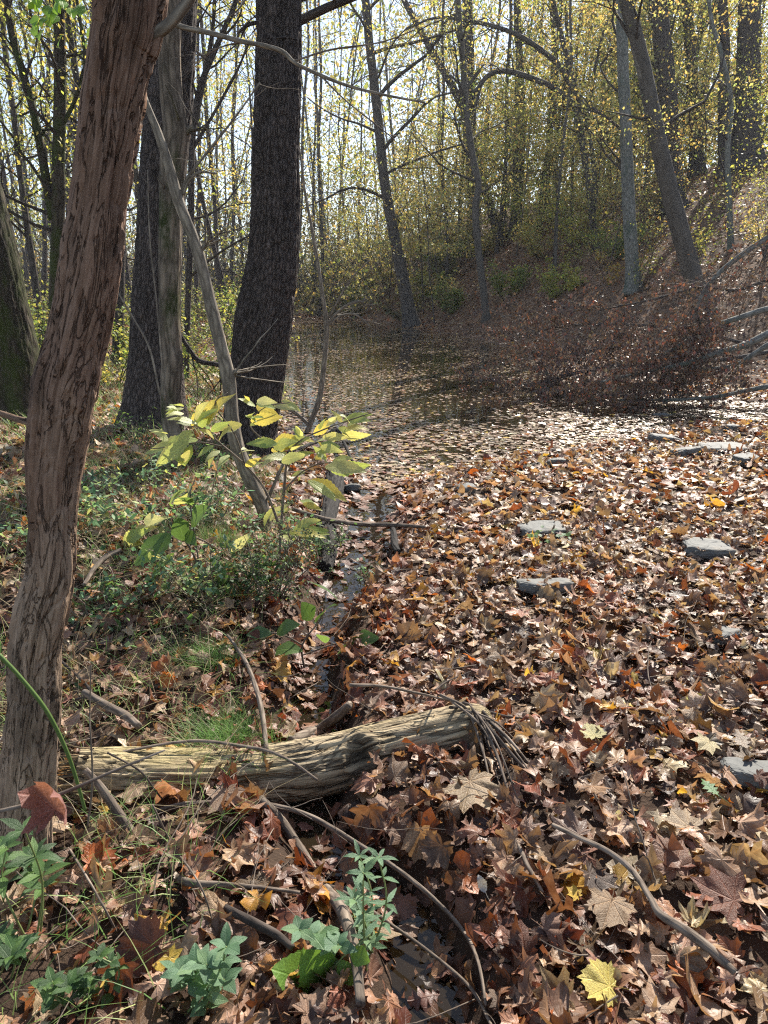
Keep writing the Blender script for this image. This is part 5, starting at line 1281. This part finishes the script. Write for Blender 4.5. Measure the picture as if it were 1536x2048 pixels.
# dry straw stems and dead twigs scattered in the foreground
b = Bag()
for k in range(330):
    yy = rng.uniform(1.05, 4.5); xx = rng.uniform(-.62, .55)*yy
    if xx > 0 and rng.random() < .55: continue
    z = max(0, Hs(xx, yy)); a = rng.uniform(0, 6.28); l = rng.uniform(.10, .42); q, qr = grow((xx, yy, z+.035), (math.cos(a), math.sin(a), rng.uniform(0, .25)), l, rng.uniform(.0009, .0024), 5, .16, -.02, .6)
    q[:, 2] = np.maximum(q[:, 2], .03); b.tube(q, qr, 4, 8, col=(.9, .8, .7))
V, F, tc, C = b.get(); o = link('scattered_twigs', npmesh('scattered_twigs', V, F, M_twig, col=C, tc=tc)); tag(o, 'thin dead twigs and straw strewn over the near leaves', 'twigs', kind='stuff')
# tall dry stalks at left front
for k, (pts, lab) in enumerate([([(140, 1700, 5), (200, 1800, 4), (250, 1900, 4), (290, 1990, 3)], 'straw coloured stalk bending to the right beside the bottom left herbs'),
             ([(175, 1655, 4), (185, 1560, 4), (180, 1440, 3), (182, 1330, 2)], 'upright brown stalk standing right of the near trunk'),
             ([(260, 2040, 5), (262, 1985, 5), (275, 1965, 5), (295, 1975, 5)], 'hooked pale straw stalk at the bottom edge'),
             ([(320, 2045, 5), (312, 1985, 5), (306, 1960, 4)], 'short pale stalk next to the hooked one'),
             ([(305, 1610, 4), (345, 1690, 4), (400, 1770, 4), (430, 1860, 3)], 'slanting dry stalk crossing the pale knobbly stick')]):
    stick('dry_stalk', lab, [(a, b_, w_, 1.45 if b_ < 1750 and k < 2 else (1.5 if k == 4 and b_ < 1700 else 1.25)) for a, b_, w_ in pts], M_twig, sides=6, cat='stalk')
# bare upright stems right behind the near trunk
for k, (pts, lab) in enumerate([([(320, 790, 4), (300, 700, 4), (275, 650, 3), (245, 600, 3), (230, 570, 2)], 'slim pale leafless stem left of the broad dark tree foot'),
             ([(330, 800, 4), (315, 620, 3), (300, 480, 3), (295, 340, 2)], 'upright bare green stem before the broad dark tree')]):
    rt = stick('bare_stem', lab, [(a, b_, w_, 4.8) for a, b_, w_ in pts], M_bark_thin, sides=6, twigs=5, tl=.12, cat='stem')
# green vine
stick('green_vine', 'smooth green vine stem bowing in front of the near trunk', [(-30, 1290, 8, 1.05), (0, 1312, 8, 1.05), (50, 1366, 8, 1.06), (95, 1425, 8, 1.07), (130, 1495, 8, 1.08), (150, 1550, 7, 1.09), (170, 1620, 6, 1.1)], mat_vine, sides=10, cat='vine')
# curled brown leaf caught on a twig in front of the trunk
tw = stick('near_twig', 'blurred grey twig crossing in front of the foot of the near trunk', [(-40, 1630, 9, .86), (60, 1608, 9, .86), (140, 1580, 8, .87), (220, 1545, 6, .88), (330, 1500, 4, .9)], M_twig, sides=8, cat='twig')
cu = np.array([[2.0, 1.2, .8, .3, 1., 2.]]); T = HI[5]
cp = P(104, 1578, .86); V, F, tc, n = scatter(T, np.array([[0, -.38, 0]]), np.eye(3)[None], [1.], cu, .08)
o = link('curled_leaf', npmesh('curled_leaf', V, F, M_litter, col=np.tile((.30, .15, .13), (len(V), 1)), tc=tc)); place_leaf(o, cp, .075, .05, .9, (.2, -.9, .25), 0)
tag(o, 'curled reddish brown leaf hanging on the near twig', 'leaf')
# the green leaves at the top left corner
tl_ = thing('leafy_branch', P(60, -60, 3.2), 'leafy green branch tips hanging in at the top left corner', 'branch')
stems(tl_, [[(40, -80, 6), (70, -20, 4), (100, 20, 3), (130, 60, 2)], [(150, -80, 6), (160, -20, 4), (175, 20, 3)], [(100, -80, 5), (120, -30, 3), (150, 40, 2), (160, 80, 2)]], 3.2, M_twig)
gm = [leaf_mesh(oval(.27, 6, .02, .45), c, (.2, -.2), seed=k) for k, c in enumerate([(.20, .38, .05), (.26, .42, .06), (.16, .30, .05)])]
for k in range(26):
    px, py = rng.uniform(60, 185), rng.uniform(-40, 75); a = rng.uniform(-.9, .9); put_leaf(tl_, gm[k % 3], P(px, py, 3.2), P(px+math.sin(a)*16, py+26*math.cos(a), 3.15), 1.0, nvec=(0, -1, .2), jit=.5)

# ------------------------------------------------------------------ names that tell the wood's trees apart
def nearest(px, Y):
    best = min(LAND, key=lambda l: abs(l[1]-px)+1.2*abs(l[2]-Y)); return best
adj = {'yellow': 'yellow leaved', 'lime': 'yellow green', 'green': 'green leaved', 'orange': 'orange leaved', 'bare': 'nearly bare', 'brown': 'brown leaved', 'far': 'dull olive'}
buckets = {}
for root, px, Y, kw, pal in RAND:
    l = nearest(px, Y); side = 'left' if px < l[1] else 'right'
    buckets.setdefault((l[0], side, kw, pal), []).append((abs(px-l[1]), root))
noun = {'thin': 'thin tree', 'slope': 'slope tree', 'understorey': 'low bushy tree', 'shrub': 'shrub'}
grp = {'thin': 'thin trees of the flat wood on the left', 'slope': 'trees of the wooded slope', 'understorey': 'low trees round the far end of the pond', 'shrub': 'shrubs of the understorey'}
for (ln, side, kw, pal), lst in buckets.items():
    lst.sort(key=lambda t: t[0])
    for k, (_, root) in enumerate(lst):
        root['label'] = f"{ORD[min(k, 9)]} {adj[pal]} {noun[kw]} {side} of the {ln}"; root['group'] = grp[kw]
